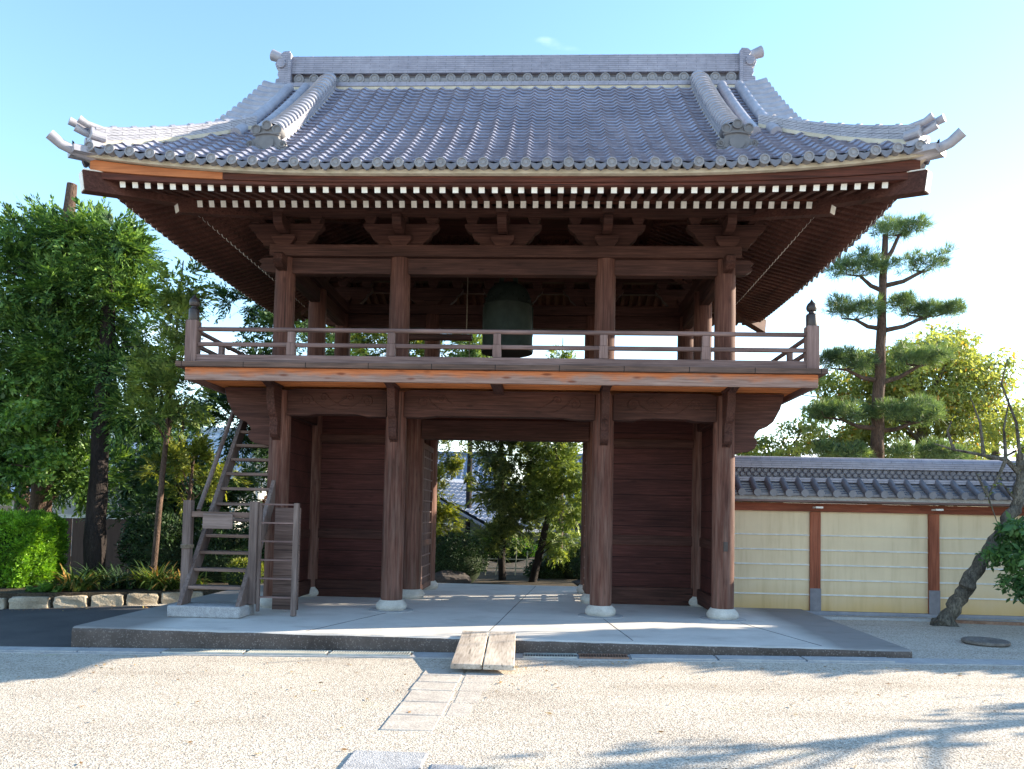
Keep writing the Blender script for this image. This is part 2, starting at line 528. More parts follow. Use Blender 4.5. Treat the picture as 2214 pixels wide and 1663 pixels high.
def plaster_mat():
    m, n, l, b = nt("ochre_plaster")
    f = pos_noise(n, l, (1, 1, 1), 1.3, 5, 0.6)
    c = ramp(n, l, f, [(0.3, (0.65, 0.52, 0.345)), (0.7, (0.73, 0.595, 0.40))])
    g = n.new("ShaderNodeNewGeometry")
    s = n.new("ShaderNodeSeparateXYZ")
    l.new(g.outputs['Position'], s.inputs[0])
    ad = n.new("ShaderNodeMath")
    ad.operation = 'MULTIPLY_ADD'
    l.new(f, ad.inputs[0])
    ad.inputs[1].default_value = -0.5
    l.new(s.outputs['Z'], ad.inputs[2])
    mr = n.new("ShaderNodeMapRange")
    mr.inputs['From Min'].default_value = -0.30
    mr.inputs['From Max'].default_value = 0.15
    mr.inputs['To Min'].default_value = 0.8
    mr.inputs['To Max'].default_value = 0.0
    l.new(ad.outputs[0], mr.inputs['Value'])
    c = mixc(n, l, mr.outputs[0], c, (0.56, 0.36, 0.13))
    st_ = pos_noise(n, l, (3.0, 3.0, 0.25), 2.0, 5, 0.65)
    c = mixc(n, l, 1.0, c, ramp(n, l, st_, [(0.30, (0.86, 0.84, 0.80)), (0.5, (1, 1, 1)), (0.75, (1.04, 1.04, 1.05))]), 'MULTIPLY')
    l.new(c, b.inputs['Base Color'])
    b.inputs['Roughness'].default_value = 0.9
    b.inputs['Specular IOR Level'].default_value = 0.15
    bump(n, l, b, pos_noise(n, l, (1, 1, 1), 60, 3, 0.6), 0.15, 0.004)
    return m


GRAVEL, PLATFORM, PLASTER = gravel_mat(), platform_mat(), plaster_mat()


def leaf_mat(name, dark, mid, light, trans=0.35, accent=None, gloss=0.35, s=1.1):
    m = bpy.data.materials.new(name)
    m.use_nodes = True
    t = m.node_tree
    n, l = t.nodes, t.links
    n.clear()
    out = n.new("ShaderNodeOutputMaterial")
    g = n.new("ShaderNodeNewGeometry")
    f = pos_noise(n, l, (1, 1, 1), s, 3, 0.6, coord=g.outputs['Position'])
    a = n.new("ShaderNodeMath")
    a.operation = 'MULTIPLY_ADD'
    l.new(g.outputs['Random Per Island'], a.inputs[0])
    a.inputs[1].default_value = 0.55
    hm = n.new("ShaderNodeMath")
    hm.operation = 'MULTIPLY_ADD'
    l.new(f, hm.inputs[0])
    hm.inputs[1].default_value = 0.9
    hm.inputs[2].default_value = -0.22
    l.new(hm.outputs[0], a.inputs[2])
    c = ramp(n, l, a.outputs[0], [(0.15, dark), (0.5, mid), (0.85, light)])
    fc = pos_noise(n, l, (1, 1, 1.5), s * 2.1, 2, 0.5, coord=g.outputs['Position'])
    c = mixc(n, l, 1.0, c, ramp(n, l, fc, [(0.32, (0.50, 0.55, 0.60)), (0.5, (1, 1, 1)), (0.68, (1.45, 1.35, 1.1))]), 'MULTIPLY')
    if accent:
        gt = n.new("ShaderNodeMath")
        gt.operation = 'GREATER_THAN'
        gt.inputs[1].default_value = 1.0 - accent[1]
        l.new(g.outputs['Random Per Island'], gt.inputs[0])
        c = mixc(n, l, gt.outputs[0], c, accent[0])
    p = n.new("ShaderNodeBsdfPrincipled")
    l.new(c, p.inputs['Base Color'])
    p.inputs['Roughness'].default_value = 0.5
    p.inputs['Specular IOR Level'].default_value = gloss
    tr = n.new("ShaderNodeBsdfTranslucent")
    c2 = mixc(n, l, 1.0, c, (1.25, 1.15, 0.5), 'MULTIPLY')
    l.new(c2, tr.inputs['Color'])
    ms = n.new("ShaderNodeMixShader")
    ms.inputs[0].default_value = trans
    l.new(p.outputs[0], ms.inputs[1])
    l.new(tr.outputs[0], ms.inputs[2])
    l.new(ms.outputs[0], out.inputs[0])
    MATS[name] = m
    return m


L_CYP = leaf_mat("cypress_leaf", (0.018, 0.052, 0.018), (0.085, 0.185, 0.046), (0.25, 0.40, 0.10), 0.34)
L_FIR = leaf_mat("dark_fir_leaf", (0.020, 0.050, 0.024), (0.048, 0.108, 0.042), (0.11, 0.20, 0.07), 0.3)
L_YEL = leaf_mat("yellow_green_leaf", (0.07, 0.11, 0.022), (0.16, 0.20, 0.035), (0.28, 0.30, 0.06), 0.4)
L_YOUNG = leaf_mat("young_conifer_leaf", (0.060, 0.11, 0.034), (0.16, 0.24, 0.065), (0.32, 0.40, 0.11), 0.35)
L_CAM = leaf_mat("camellia_leaf", (0.040, 0.105, 0.020), (0.12, 0.25, 0.045), (0.25, 0.40, 0.08), 0.4, gloss=0.6)
L_HEDGE = leaf_mat("hedge_leaf", (0.06, 0.16, 0.014), (0.15, 0.34, 0.026), (0.27, 0.50, 0.045), 0.4, s=2.5)
L_PINE = leaf_mat("pine_needle", (0.060, 0.115, 0.055), (0.125, 0.21, 0.095), (0.22, 0.32, 0.15), 0.35)
L_AUT = leaf_mat("autumn_leaf", (0.15, 0.21, 0.06), (0.30, 0.37, 0.12), (0.46, 0.50, 0.20), 0.5, accent=((0.55, 0.27, 0.05), 0.035))
L_GARD = leaf_mat("garden_conifer_leaf", (0.065, 0.10, 0.050), (0.15, 0.21, 0.095), (0.30, 0.36, 0.15), 0.45)
L_SHRUB = leaf_mat("dark_shrub_leaf", (0.010, 0.026, 0.010), (0.022, 0.05, 0.018), (0.045, 0.09, 0.03), 0.15, s=2.0)
L_BUSH = leaf_mat("bush_leaf", (0.025, 0.075, 0.025), (0.05, 0.13, 0.04), (0.09, 0.20, 0.055), 0.3, gloss=0.5)
L_STRAP = leaf_mat("strap_leaf", (0.03, 0.06, 0.015), (0.09, 0.15, 0.03), (0.24, 0.27, 0.07), 0.3, accent=((0.38, 0.22, 0.06), 0.22))
L_LITTER = leaf_mat("leaf_litter", (0.14, 0.07, 0.03), (0.30, 0.17, 0.07), (0.42, 0.33, 0.12), 0.1)
L_RED = leaf_mat("red_leaf", (0.20, 0.05, 0.02), (0.35, 0.09, 0.03), (0.45, 0.16, 0.04), 0.4)


# ------------------------------------------------------------------ helpers
class MB:
    def __init__(s):
        s.v, s.f = [], []

    def add(s, vs, fs):
        k = len(s.v)
        s.v += [tuple(x) for x in vs]
        s.f += [tuple(i + k for i in q) for q in fs]
        return s

    def box(s, x0, x1, y0, y1, z0, z1):
        return s.add([(x0, y0, z0), (x1, y0, z0), (x1, y1, z0), (x0, y1, z0), (x0, y0, z1), (x1, y0, z1), (x1, y1, z1), (x0, y1, z1)],
                     [(0, 3, 2, 1), (4, 5, 6, 7), (0, 1, 5, 4), (1, 2, 6, 5), (2, 3, 7, 6), (3, 0, 4, 7)])

    def bar(s, p, q, w, h, upv=(0, 0, 1)):
        p, q = Vector(p), Vector(q)
        d = (q - p).normalized()
        a = d.cross(Vector(upv)).normalized() * (w / 2)
        b = a.cross(d).normalized() * (h / 2)
        vs = [c + sa * a + sb * b for c in (p, q) for sa, sb in ((-1, -1), (1, -1), (1, 1), (-1, 1))]
        return s.add(vs, [(0, 1, 2, 3), (7, 6, 5, 4), (0, 4, 5, 1), (1, 5, 6, 2), (2, 6, 7, 3), (3, 7, 4, 0)])

    def prism(s, poly, axis, a, b):
        n = len(poly)
        mk = {'x': lambda t, u, v: (t, u, v), 'y': lambda t, u, v: (u, t, v), 'z': lambda t, u, v: (u, v, t)}[axis]
        vs = [mk(a, u, v) for u, v in poly] + [mk(b, u, v) for u, v in poly]
        return s.add(vs, [tuple(range(n - 1, -1, -1)), tuple(range(n, 2 * n))] + [(i, (i + 1) % n, n + (i + 1) % n, n + i) for i in range(n)])

    def tube(s, path, rs, n=10, cap=True, flat=1.0):
        path = [Vector(p) for p in path]
        if not isinstance(rs, (list, tuple)):
            rs = [rs] * len(path)
        vs = []
        prev = None
        for i, p in enumerate(path):
            d = (path[min(i + 1, len(path) - 1)] - path[max(i - 1, 0)])
            d = d.normalized() if d.length > 1e-9 else Vector((0, 0, 1))
            if prev is None:
                ref = Vector((0, 0, 1)) if abs(d.z) < 0.9 else Vector((1, 0, 0))
            else:
                ref = prev
            a = (ref - d * ref.dot(d)).normalized()
            prev = a
            b = d.cross(a)
            for k in range(n):
                t = 2 * math.pi * k / n
                vs.append(p + a * (rs[i] * math.cos(t)) + b * (rs[i] * flat * math.sin(t)))
        fs = []
        for i in range(len(path) - 1):
            for k in range(n):
                fs.append((i * n + k, i * n + (k + 1) % n, (i + 1) * n + (k + 1) % n, (i + 1) * n + k))
        if cap:
            fs.append(tuple(range(n - 1, -1, -1)))
            fs.append(tuple((len(path) - 1) * n + k for k in range(n)))
        return s.add(vs, fs)

    def lathe(s, prof, c=(0, 0, 0), n=24, axis='z'):
        vs = []
        for r, h in prof:
            for k in range(n):
                t = 2 * math.pi * k / n
                u, v = r * math.cos(t), r * math.sin(t)
                p = {'z': (u, v, h), 'y': (u, h, v), 'x': (h, u, v)}[axis]
                vs.append((c[0] + p[0], c[1] + p[1], c[2] + p[2]))
        fs = []
        for i in range(len(prof) - 1):
            for k in range(n):
                q = (i * n + k, i * n + (k + 1) % n, (i + 1) * n + (k + 1) % n, (i + 1) * n + k)
                fs.append(q if axis != 'y' else q[::-1])
        fs.append(tuple(range(n - 1, -1, -1)))
        fs.append(tuple((len(prof) - 1) * n + k for k in range(n)))
        return s.add(vs, fs)

    def build(s, name, mat, parent=None, smooth=False, bevel=0.0, origin=None):
        me = bpy.data.meshes.new(name)
        used = sorted({i for f in s.f for i in f})
        remap = {k: i for i, k in enumerate(used)}
        vs = [s.v[k] for k in used]
        s.f = [tuple(remap[i] for i in f) for f in s.f]
        s.v = vs
        if origin is not None:
            vs = [(x - origin[0], y - origin[1], z - origin[2]) for x, y, z in vs]
        me.from_pydata(vs, [], s.f)
        me.validate()
        bm = bmesh.new()
        bm.from_mesh(me)
        bmesh.ops.recalc_face_normals(bm, faces=bm.faces)
        bm.to_mesh(me)
        bm.free()
        me.materials.append(mat)
        if smooth:
            me.polygons.foreach_set('use_smooth', [True] * len(me.polygons))
        o = bpy.data.objects.new(name, me)
        COL.objects.link(o)
        if origin is not None:
            o.location = origin
        if parent is not None:
            o.parent = parent
        if smooth:
            md = o.modifiers.new("edges", 'EDGE_SPLIT')
            md.split_angle = rad(42)
        if bevel:
            md = o.modifiers.new("bevel", 'BEVEL')
            md.width = bevel
            md.segments = 2
            md.limit_method = 'ANGLE'
            md.angle_limit = rad(40)
        return o


def empty(name, loc=(0, 0, 0)):
    o = bpy.data.objects.new(name, None)
    o.location = loc
    o.empty_display_size = 0.2
    COL.objects.link(o)
    return o


def tag(o, label=None, cat=None, group=None, kind=None):
    if label:
        o['label'] = label
    if cat:
        o['category'] = cat
    if group:
        o['group'] = group
    if kind:
        o['kind'] = kind
    return o


def child(o, parent):
    """parent without moving (parents sit unrotated, unscaled)"""
    o.parent = parent
    o.matrix_parent_inverse = Matrix.Translation(parent.location).inverted()
    return o


def copy_to(o, parent, loc=None, rot=None, scale=None):
    c = o.copy()
    COL.objects.link(c)
    keep = o.matrix_parent_inverse.copy()
    c.parent = parent
    if parent == o.parent:
        c.matrix_parent_inverse = keep
    if loc is not None:
        c.location = loc
    if rot is not None:
        c.rotation_euler = rot
    if scale is not None:
        c.scale = scale
    return c


def zg(x):
    return -0.18 + 0.017 * max(-9.0, min(6.0, x))


ORD = ["first", "second", "third", "fourth", "fifth", "sixth", "seventh", "eighth", "ninth", "tenth", "eleventh", "twelfth"]
# ================================================================== setting: ground sheets
xs = [-300, -60, -9, -4, 0, 3, 6, 60, 300]
ys = [-120, -40, -10, 0, 10, 40, 120, 500]


def sheet(name, xs, ys, mat, dz=0.0):
    mb = MB()
    vs = [(x, y, zg(x) + dz) for y in ys for x in xs]
    n = len(xs)
    fs = [(j * n + i, j * n + i + 1, (j + 1) * n + i + 1, (j + 1) * n + i) for j in range(len(ys) - 1) for i in range(n - 1)]
    return tag(mb.add(vs, fs).build(name, mat), kind='structure')


sheet("ground", xs, ys, GRAVEL)
sheet("garden_soil", [-60, -9, -4, 0, 3, 5.2, 6, 60], [4.9, 12, 60], SOIL, 0.006)
sheet("asphalt", [-60, -9, -5.06], [-2.52, 0.5, 1.9], ASPH, 0.004)
# planting bed on the left, behind the kerb stones
bed = MB()
poly = [(-40, 0.62), (-9.4, 1.12), (-8.0, 1.50), (-7.2, 1.86), (-6.2, 2.38), (-5.25, 2.9), (-5.25, 6), (-40, 6)]
bed.add([(x, y, -0.06) for x, y in poly] + [(x, y, -0.5) for x, y in poly],
        [tuple(range(8))] + [(i, 8 + i, 8 + (i + 1) % 8, (i + 1) % 8) for i in range(8)])
tag(bed.build("planting_bed", SOIL), kind='structure')

# gravel stones are only texture; the platform is one cast slab with a worn rim
pl = MB()
rng = random.Random(5)
nx, ny = 60, 4
px0, px1, py0, py1 = -5.1, 5.1, -2.45, 4.75
front = [px0 + (px1 - px0) * i / nx for i in range(nx + 1)]
fy = [py0 + rng.uniform(-0.012, 0.012) for _ in front]
rows = []
for dy, z in ((0.0, -0.45), (0.0, -0.05), (0.012, -0.018), (0.05, -0.002), (0.14, 0.0)):
    rows.append([(x, y + dy, z + (rng.uniform(-0.006, 0.004) if dy in (0.0, 0.012) and z > -0.4 else 0)) for x, y in zip(front, fy)])
rows.append([(x, py1, 0.0) for x in front])
rows.append([(x, py1, -0.45) for x in front])
vs = [p for r in rows for p in r]
n = nx + 1
fs = [(j * n + i, j * n + i + 1, (j + 1) * n + i + 1, (j + 1) * n + i) for j in range(len(rows) - 1) for i in range(nx)]
fs.append(tuple(j * n for j in range(len(rows))))
fs.append(tuple(j * n + nx for j in range(len(rows)))[::-1])
pl.add(vs, fs)
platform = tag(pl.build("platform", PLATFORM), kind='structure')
# scored joints in the concrete
jt = MB()
JO = mottled("joint_dark", (0.06, 0.055, 0.05), (0.09, 0.085, 0.08), 9, 0.9)
for p, q in (((0.02, -2.33), (0.55, 4.6)), ((1.62, -0.36), (1.84, -2.3)), ((3.6, -0.4), (4.1, -2.3)), ((-1.6, -0.36), (-2.2, -2.3))):
    jt.bar((p[0], p[1], 0.0005), (q[0], q[1], 0.0005), 0.007, 0.006)
tag(jt.build("platform_joints", JO), kind='structure')
# gutter strip along the platform foot
gt = MB()
gt.bar((-14, -2.72, zg(-9) - 0.0), (-5.06, -2.66, zg(-5.06)), 0.34, 0.024)
gt.bar((-5.06, -2.66, zg(-5.06)), (6, -2.66, zg(6)), 0.34, 0.024)
gt.bar((6, -2.66, zg(6)), (16, -2.72, zg(6)), 0.34, 0.024)
tag(gt.build("gutter", SAND), kind='structure')
# low concrete edging between the wall foot and the gravel
eg = MB()
eg.box(5.1, 16, 0.98, 1.10, -0.4, zg(6) + 0.035)
tag(eg.build("gravel_edging", SAND), kind='structure')

# ================================================================== the gate
A, O, D = 1.6, 3.43, 3.42
YM = D / 2
gate = empty("temple_gate")
tag(gate, "two-storey dark wooden bell gate with hip-and-gable grey tiled roof and open balcony", "temple gate")
G = gate


def part(mb, name, mat, parent=None, label=None, **k):
    o = mb.build(name, mat, parent or G, **k)
    if label:
        o['label'] = label
    return o


# ---- columns on their stones
def colmesh(r, z0, z1):
    return MB().lathe([(r * 0.97, z0), (r, z0 + 0.02), (r * 1.0, (z0 + z1) / 2), (r * 0.96, z1)], n=28)


stone_prof = [(0.20, 0.0), (0.232, 0.035), (0.238, 0.07), (0.222, 0.11), (0.185, 0.15), (0.18, 0.162)]
c0 = colmesh(0.166, 0.16, 3.36).build("lower_column", W_COL, G, smooth=True)
s0 = MB().lathe(stone_prof, n=28).build("base_stone", STONE, c0, smooth=True)
first = True
for y in (0, YM, D):
    for x in (-O, -A, A, O):
        if first:
            c0.location = (x, y, 0)
            first = False
            continue
        c = copy_to(c0, G, (x, y, 0))
        copy_to(s0, c)
u0 = colmesh(0.158, 3.60, 5.66).build("upper_column", W_COL, G, smooth=True)
first = True
for y in (0, D):
    for x in (-O, -A, A, O):
        if first:
            u0.location = (x, y, 0)
            first = False
        else:
            copy_to(u0, G, (x, y, 0))
for x in (-O, O):
    copy_to(u0, G, (x, YM, 0))
# slab rings round the front stones
for x in (-A, A, O):
    part(MB().lathe([(0.34, 0.0), (0.34, 0.008), (0.31, 0.012)], (x, -0.02, 0), 28), "floor_ring", SAND, smooth=True)


# ---- carved lower beams (front and rear) with shallow scrolls
def scroll(mb, cx, z, y, r, turns, hand, w=0.011):
    pts = []
    for i in range(28):
        t = i / 27
        a = t * turns * 2 * math.pi
        rr = r * (1 - 0.85 * t)
        pts.append((cx + hand * rr * math.cos(a), y, z + rr * math.sin(a)))
    mb.tube(pts, [w * (1 - 0.5 * i / 27) for i in range(28)], 6)
    tail = []
    for i in range(10):
        t = i / 9
        tail.append((cx + hand * (r + t * 0.34), y, z - 0.13 * math.sin(t * 1.9)))
    mb.tube(tail, [w * (1 - 0.7 * i / 9) for i in range(10)], 6)


def rainbow(x0, x1, y, sgn):
    mb = MB()
    L = x1 - x0
    bot = []
    for i in range(25):
        t = i / 24
        e = min(t, 1 - t) * L
        dz = 0.0 if e < 0.32 else 0.030 * min(1, (e - 0.32) / 0.12)
        bot.append((x0 + t * L, 2.965 + dz))
    top = [(x1, 3.36), (x1 - 0.12, 3.385), (x0 + 0.12, 3.385), (x0, 3.36)]
    mb.prism(bot + top, 'y', y - 0.115, y + 0.115)
    yf = y + sgn * 0.117
    for cx, hand in ((x0 + 0.30, 1), (x1 - 0.30, -1)):
        scroll(mb, cx, 3.20, yf, 0.105, 1.6, hand)
        scroll(mb, cx + hand * 0.27, 3.25, yf, 0.07, 1.4, hand)
    return part(mb, "carved_beam", W_BEAM, bevel=0.008)


for y, sgn in ((0, -1), (D, 1)):
    rainbow(-O + 0.14, -A - 0.14, y, sgn)
    rainbow(-A + 0.14, A - 0.14, y, sgn)
    rainbow(A + 0.14, O - 0.14, y, sgn)
for x in (-O, O):
    for y0, y1 in ((0.14, YM - 0.14), (YM + 0.14, D - 0.14)):
        part(MB().box(x - 0.11, x + 0.11, y0, y1, 3.0, 3.37), "side_beam", W_BEAMY, bevel=0.008)

# ---- ground floor walls: wing panels on the middle line, side walls, sills, door frame
for x0, x1 in ((-O + 0.15, -A - 0.15), (A + 0.15, O - 0.15)):
    part(MB().box(x0, x1, YM - 0.02, YM + 0.04, 0.30, 3.37), "wing_panel", W_PANEL)
    part(MB().box(x0, x1, YM - 0.10, YM + 0.10, 0.002, 0.296), "sill_beam", W_BEAM, bevel=0.008)
    part(MB().box(x0, x1, YM - 0.055, YM - 0.022, 1.02, 1.19), "panel_rail", W_BEAM, bevel=0.005)
    part(MB().box(x0, x1, YM - 0.07, YM - 0.022, 2.72, 2.86), "panel_rail", W_BEAM, bevel=0.005)
for x in (-O, O):
    part(MB().box(x - 0.03, x + 0.03, 0.15, YM - 0.15, 0.30, 3.0), "side_panel", W_PANEL)
    part(MB().box(x - 0.09, x + 0.09, 0.15, YM - 0.15, 0.05, 0.296), "sill_beam", W_BEAMY, bevel=0.008)
    for xx in (x - 0.052, x + 0.032):
        part(MB().box(xx, xx + 0.02, 0.15, YM - 0.15, 1.02, 1.17), "panel_rail", W_BEAMY)
part(MB().box(-A + 0.13, A - 0.13, YM - 0.13, YM + 0.13, 2.80, 3.14), "lintel", W_BEAM, bevel=0.01)
part(MB().box(-A + 0.13, A - 0.13, YM - 0.05, YM + 0.05, 3.143, 3.42), "lintel_board", W_PANEL)


def lattice_door(x):
    f = MB()
    y0, y1, z0, z1 = YM + 0.19, YM + 1.42, 0.10, 2.76
    for ya, yb in ((y0, y0 + 0.07), (y1 - 0.07, y1)):
        f.box(x - 0.03, x + 0.03, ya, yb, z0, z1)
    for za, zb in ((z0, z0 + 0.10), (0.90, 1.0), (z1 - 0.1, z1)):
        f.box(x - 0.027, x + 0.027, y0 + 0.07, y1 - 0.07, za, zb)
    o = part(f, "door_leaf", W_COL)
    g = MB()
    for i in range(1, 7):
        y = y0 + 0.07 + (y1 - y0 - 0.14) * i / 7
        g.box(x - 0.012, x + 0.012, y - 0.011, y + 0.011, z0 + 0.1, z1 - 0.1)
    z = z0 + 0.22
    while z < z1 - 0.15:
        if not 0.87 < z < 1.03:
            g.box(x - 0.018, x + 0.018, y0 + 0.07, y1 - 0.07, z - 0.012, z + 0.012)
        z += 0.2
    part(g, "lattice", W_RAILZ, o)


lattice_door(-A + 0.10)
lattice_door(A - 0.10)
part(MB().box(O - 0.03, O + 0.03, -0.185, -0.155, 1.02, 1.16), "iron_latch", BLACK)

# ---- carved brackets carrying the balcony
BR = [(0.0, 0.0), (0.76, 0.0), (0.745, -0.06), (0.705, -0.22), (0.60, -0.42), (0.50, -0.50), (0.39, -0.545), (0.335, -0.61), (0.315, -0.665),
      (0.355, -0.70), (0.36, -0.765), (0.32, -0.83), (0.24, -0.875), (0.14, -0.885), (0.0, -0.93)]
for x in (-O, -A, A, O):
    p = [(-0.14 - u * 0.48 - (0.22 if v > -0.01 and u > 0.1 else 0), 3.40 + v * 0.9) for u, v in BR]
    part(MB().prism(p, 'x', x - 0.060, x + 0.060), "balcony_bracket", W_BEAMY, bevel=0.006)
    p = [(D + 0.13 + u * 1.03, 3.40 + v) for u, v in BR]
    part(MB().prism(p, 'x', x - 0.075, x + 0.075), "balcony_bracket", W_BEAMY)
for s in (-1, 1):
    for y in (0, YM, D):
        p = [(s * (O + 0.12 + u), 3.40 + v) for u, v in BR]
        part(MB().prism(p, 'y', y - 0.075, y + 0.075), "balcony_bracket", W_BEAM, bevel=0.006)
    # side sprays of the corner brackets, seen edge-on beside the front columns
    p = [(-0.13 - u * 0.25, 3.36 + v * 0.9) for u, v in BR]

# ---- balcony: soffit boards, joists, fascia, floor
BX, BY0, BY1 = O + 1.05, -1.05, D + 1.05
so = MB()
so.box(-BX + 0.06, BX - 0.06, BY0 + 0.06, BY1 - 0.06, 3.43, 3.47)
so.v, so.f = [], []
for x0, x1, y0, y1 in ((-BX + 0.06, BX - 0.06, BY0 + 0.06, 0.35), (-3.36, BX - 0.06, 0.35, 1.75), (-BX + 0.06, BX - 0.06, 1.75, BY1 - 0.06), (-BX + 0.06, -4.36, 0.35, 1.75)):
    so.box(x0, x1, y0, y1, 3.425, 3.465)
part(so, "balcony_soffit", W_ORANGE, label="reddish orange boards under the balcony")
for x in (-O, -A, 0, A, O):
    part(MB().box(x - 0.075, x + 0.075, BY0 - 0.0 + 0.06, -0.12, 3.335 if x == 0 else 3.395, 3.424), "floor_joist", W_BEAMY, bevel=0.006)
fa = part(MB().box(-BX, BX, BY0, BY0 + 0.055, 3.345, 3.525), "balcony_fascia", W_FASCIA, bevel=0.005)
part(MB().box(-BX, BX, BY1 - 0.055, BY1, 3.345, 3.525), "balcony_fascia", W_FASCIA)
for s in (-1, 1):
    x0, x1 = sorted((s * BX, s * (BX - 0.055)))
    part(MB().box(x0, x1, BY0 + 0.057, BY1 - 0.057, 3.345, 3.525), "balcony_fascia", W_RAILY)
fl = MB()
for x0, x1, y0, y1 in ((-BX - 0.11, BX + 0.11, BY0 - 0.07, 0.35), (-3.36, BX + 0.11, 0.35, 1.75), (-BX - 0.11, BX + 0.11, 1.75, BY1 + 0.07), (-BX - 0.11, -4.36, 0.35, 1.75)):
    fl.box(x0, x1, y0, y1, 3.528, 3.60)
part(fl, "balcony_floor", wood("dark_floor", (0.05, 0.035, 0.03), (0.11, 0.075, 0.06), (0.2, 0.12, 0.09), 'x', knots=0.6, planks=('x', 0.9)))

# ---- railing
RX, RY0, RY1 = O + 0.98, -0.98, D + 0.98


def rail_run(p, q, mat):
    part(MB().bar((*p, 3.66), (*q, 3.66), 0.12, 0.115), "rail_base", mat, bevel=0.008)
    part(MB().bar((*p, 3.875), (*q, 3.875), 0.055, 0.06), "rail_bar", mat, bevel=0.012)
    part(MB().tube([(*p, 4.095), (*q, 4.095)], 0.033, 12), "rail_bar", mat, smooth=True)


rail_run((-RX, RY0), (RX, RY0), W_RAIL)
rail_run((-RX, RY1), (RX, RY1), W_RAIL)
rail_run((-RX, RY0), (-RX, RY1), W_RAILY)
rail_run((RX, RY0), (RX, RY1), W_RAILY)
post0 = None
posts = [(x, y) for y in (RY0, RY1) for x in (-2.96, -1.51, 0.01, 1.52, 2.95)] + [(x, y) for x in (-RX, RX) for y in (0.0, YM, D)]
pm = MB().box(-0.062, 0.062, -0.045, 0.045, 3.722, 3.905).box(-0.052, 0.052, -0.036, 0.036, 3.907, 4.065)
for i, (x, y) in enumerate(posts):
    if i == 0:
        post0 = part(pm, "rail_post", W_RAILZ, bevel=0.006)
        post0.location = (x, y, 0)
    else:
        copy_to(post0, G, (x, y, 0), (0, 0, math.pi / 2 if abs(x) == RX else 0))
n0 = part(MB().box(-0.085, 0.085, -0.085, 0.085, 3.60, 4.215), "newel_post", W_RAILZ, bevel=0.014)
cap = MB().lathe([(0.072, 4.21), (0.076, 4.22), (0.076, 4.37), (0.070, 4.385), (0.044, 4.40), (0.038, 4.425), (0.062, 4.435), (0.074, 4.465),
                  (0.072, 4.50), (0.055, 4.535), (0.028, 4.56), (0.010, 4.59), (0.002, 4.605)], n=20).build("finial", BLACK, n0, smooth=True)
n0.location = (-RX, RY0, 0)
for x, y in ((RX, RY0), (-RX, RY1), (RX, RY1)):
    c = copy_to(n0, G, (x, y, 0))
    copy_to(cap, c)

# ---- upper frame: tie beams, plate, brackets, purlins
for y in (0, D):
    for x0, x1 in ((-O, -A), (-A, A), (A, O)):
        part(MB().box(x0 + 0.13, x1 - 0.13, y - 0.085, y + 0.085, 5.205, 5.455), "tie_beam", W_BEAM, bevel=0.01)
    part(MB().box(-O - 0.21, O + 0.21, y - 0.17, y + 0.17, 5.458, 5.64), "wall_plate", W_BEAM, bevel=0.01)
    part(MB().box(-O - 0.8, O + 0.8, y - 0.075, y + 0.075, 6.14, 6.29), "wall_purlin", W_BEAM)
for x in (-O, O):
    for y0, y1 in ((0, YM), (YM, D)):
        part(MB().box(x - 0.085, x + 0.085, y0 + 0.13, y1 - 0.13, 5.205, 5.455), "tie_beam", W_BEAMY, bevel=0.01)
    part(MB().box(x - 0.17, x + 0.17, 0.172, D - 0.172, 5.458, 5.638), "wall_plate", W_BEAMY, bevel=0.01)
    part(MB().box(x - 0.075, x + 0.075, -0.8, D + 0.8, 6.142, 6.288), "wall_purlin", W_BEAMY)
# carved beam noses at the corners
NOSE = [(0.10, 5.22), (0.30, 5.24), (0.40, 5.30), (0.36, 5.36), (0.42, 5.41), (0.34, 5.455), (0.10, 5.455)]
for s in (-1, 1):
    for y in (0, D):
        part(MB().prism([(s * (O + u), z) for u, z in NOSE], 'y', y - 0.07, y + 0.07), "beam_nose", W_BEAM, bevel=0.006)
    for y, sy in ((0, -1), (D, 1)):
        part(MB().prism([(y + sy * u, z) for u, z in NOSE], 'x', s * O - 0.07, s * O + 0.07), "beam_nose", W_BEAMY, bevel=0.006)
# bracket sets: bearing block, boat-shaped arm, small blocks, projecting nose
ARM = [(-0.60, 6.005), (-0.595, 5.96), (-0.55, 5.90), (-0.49, 5.86), (-0.46, 5.79), (-0.41, 5.74), (-0.36, 5.70), (-0.34, 5.645), (0.34, 5.645), (0.36, 5.70), (0.41, 5.74), (0.46, 5.79), (0.49, 5.86), (0.55, 5.90), (0.595, 5.96), (0.60, 6.005)]
BLK = [(-0.10, 5.64), (0.10, 5.64), (0.16, 5.74), (0.16, 5.80), (-0.16, 5.80), (-0.16, 5.74)]


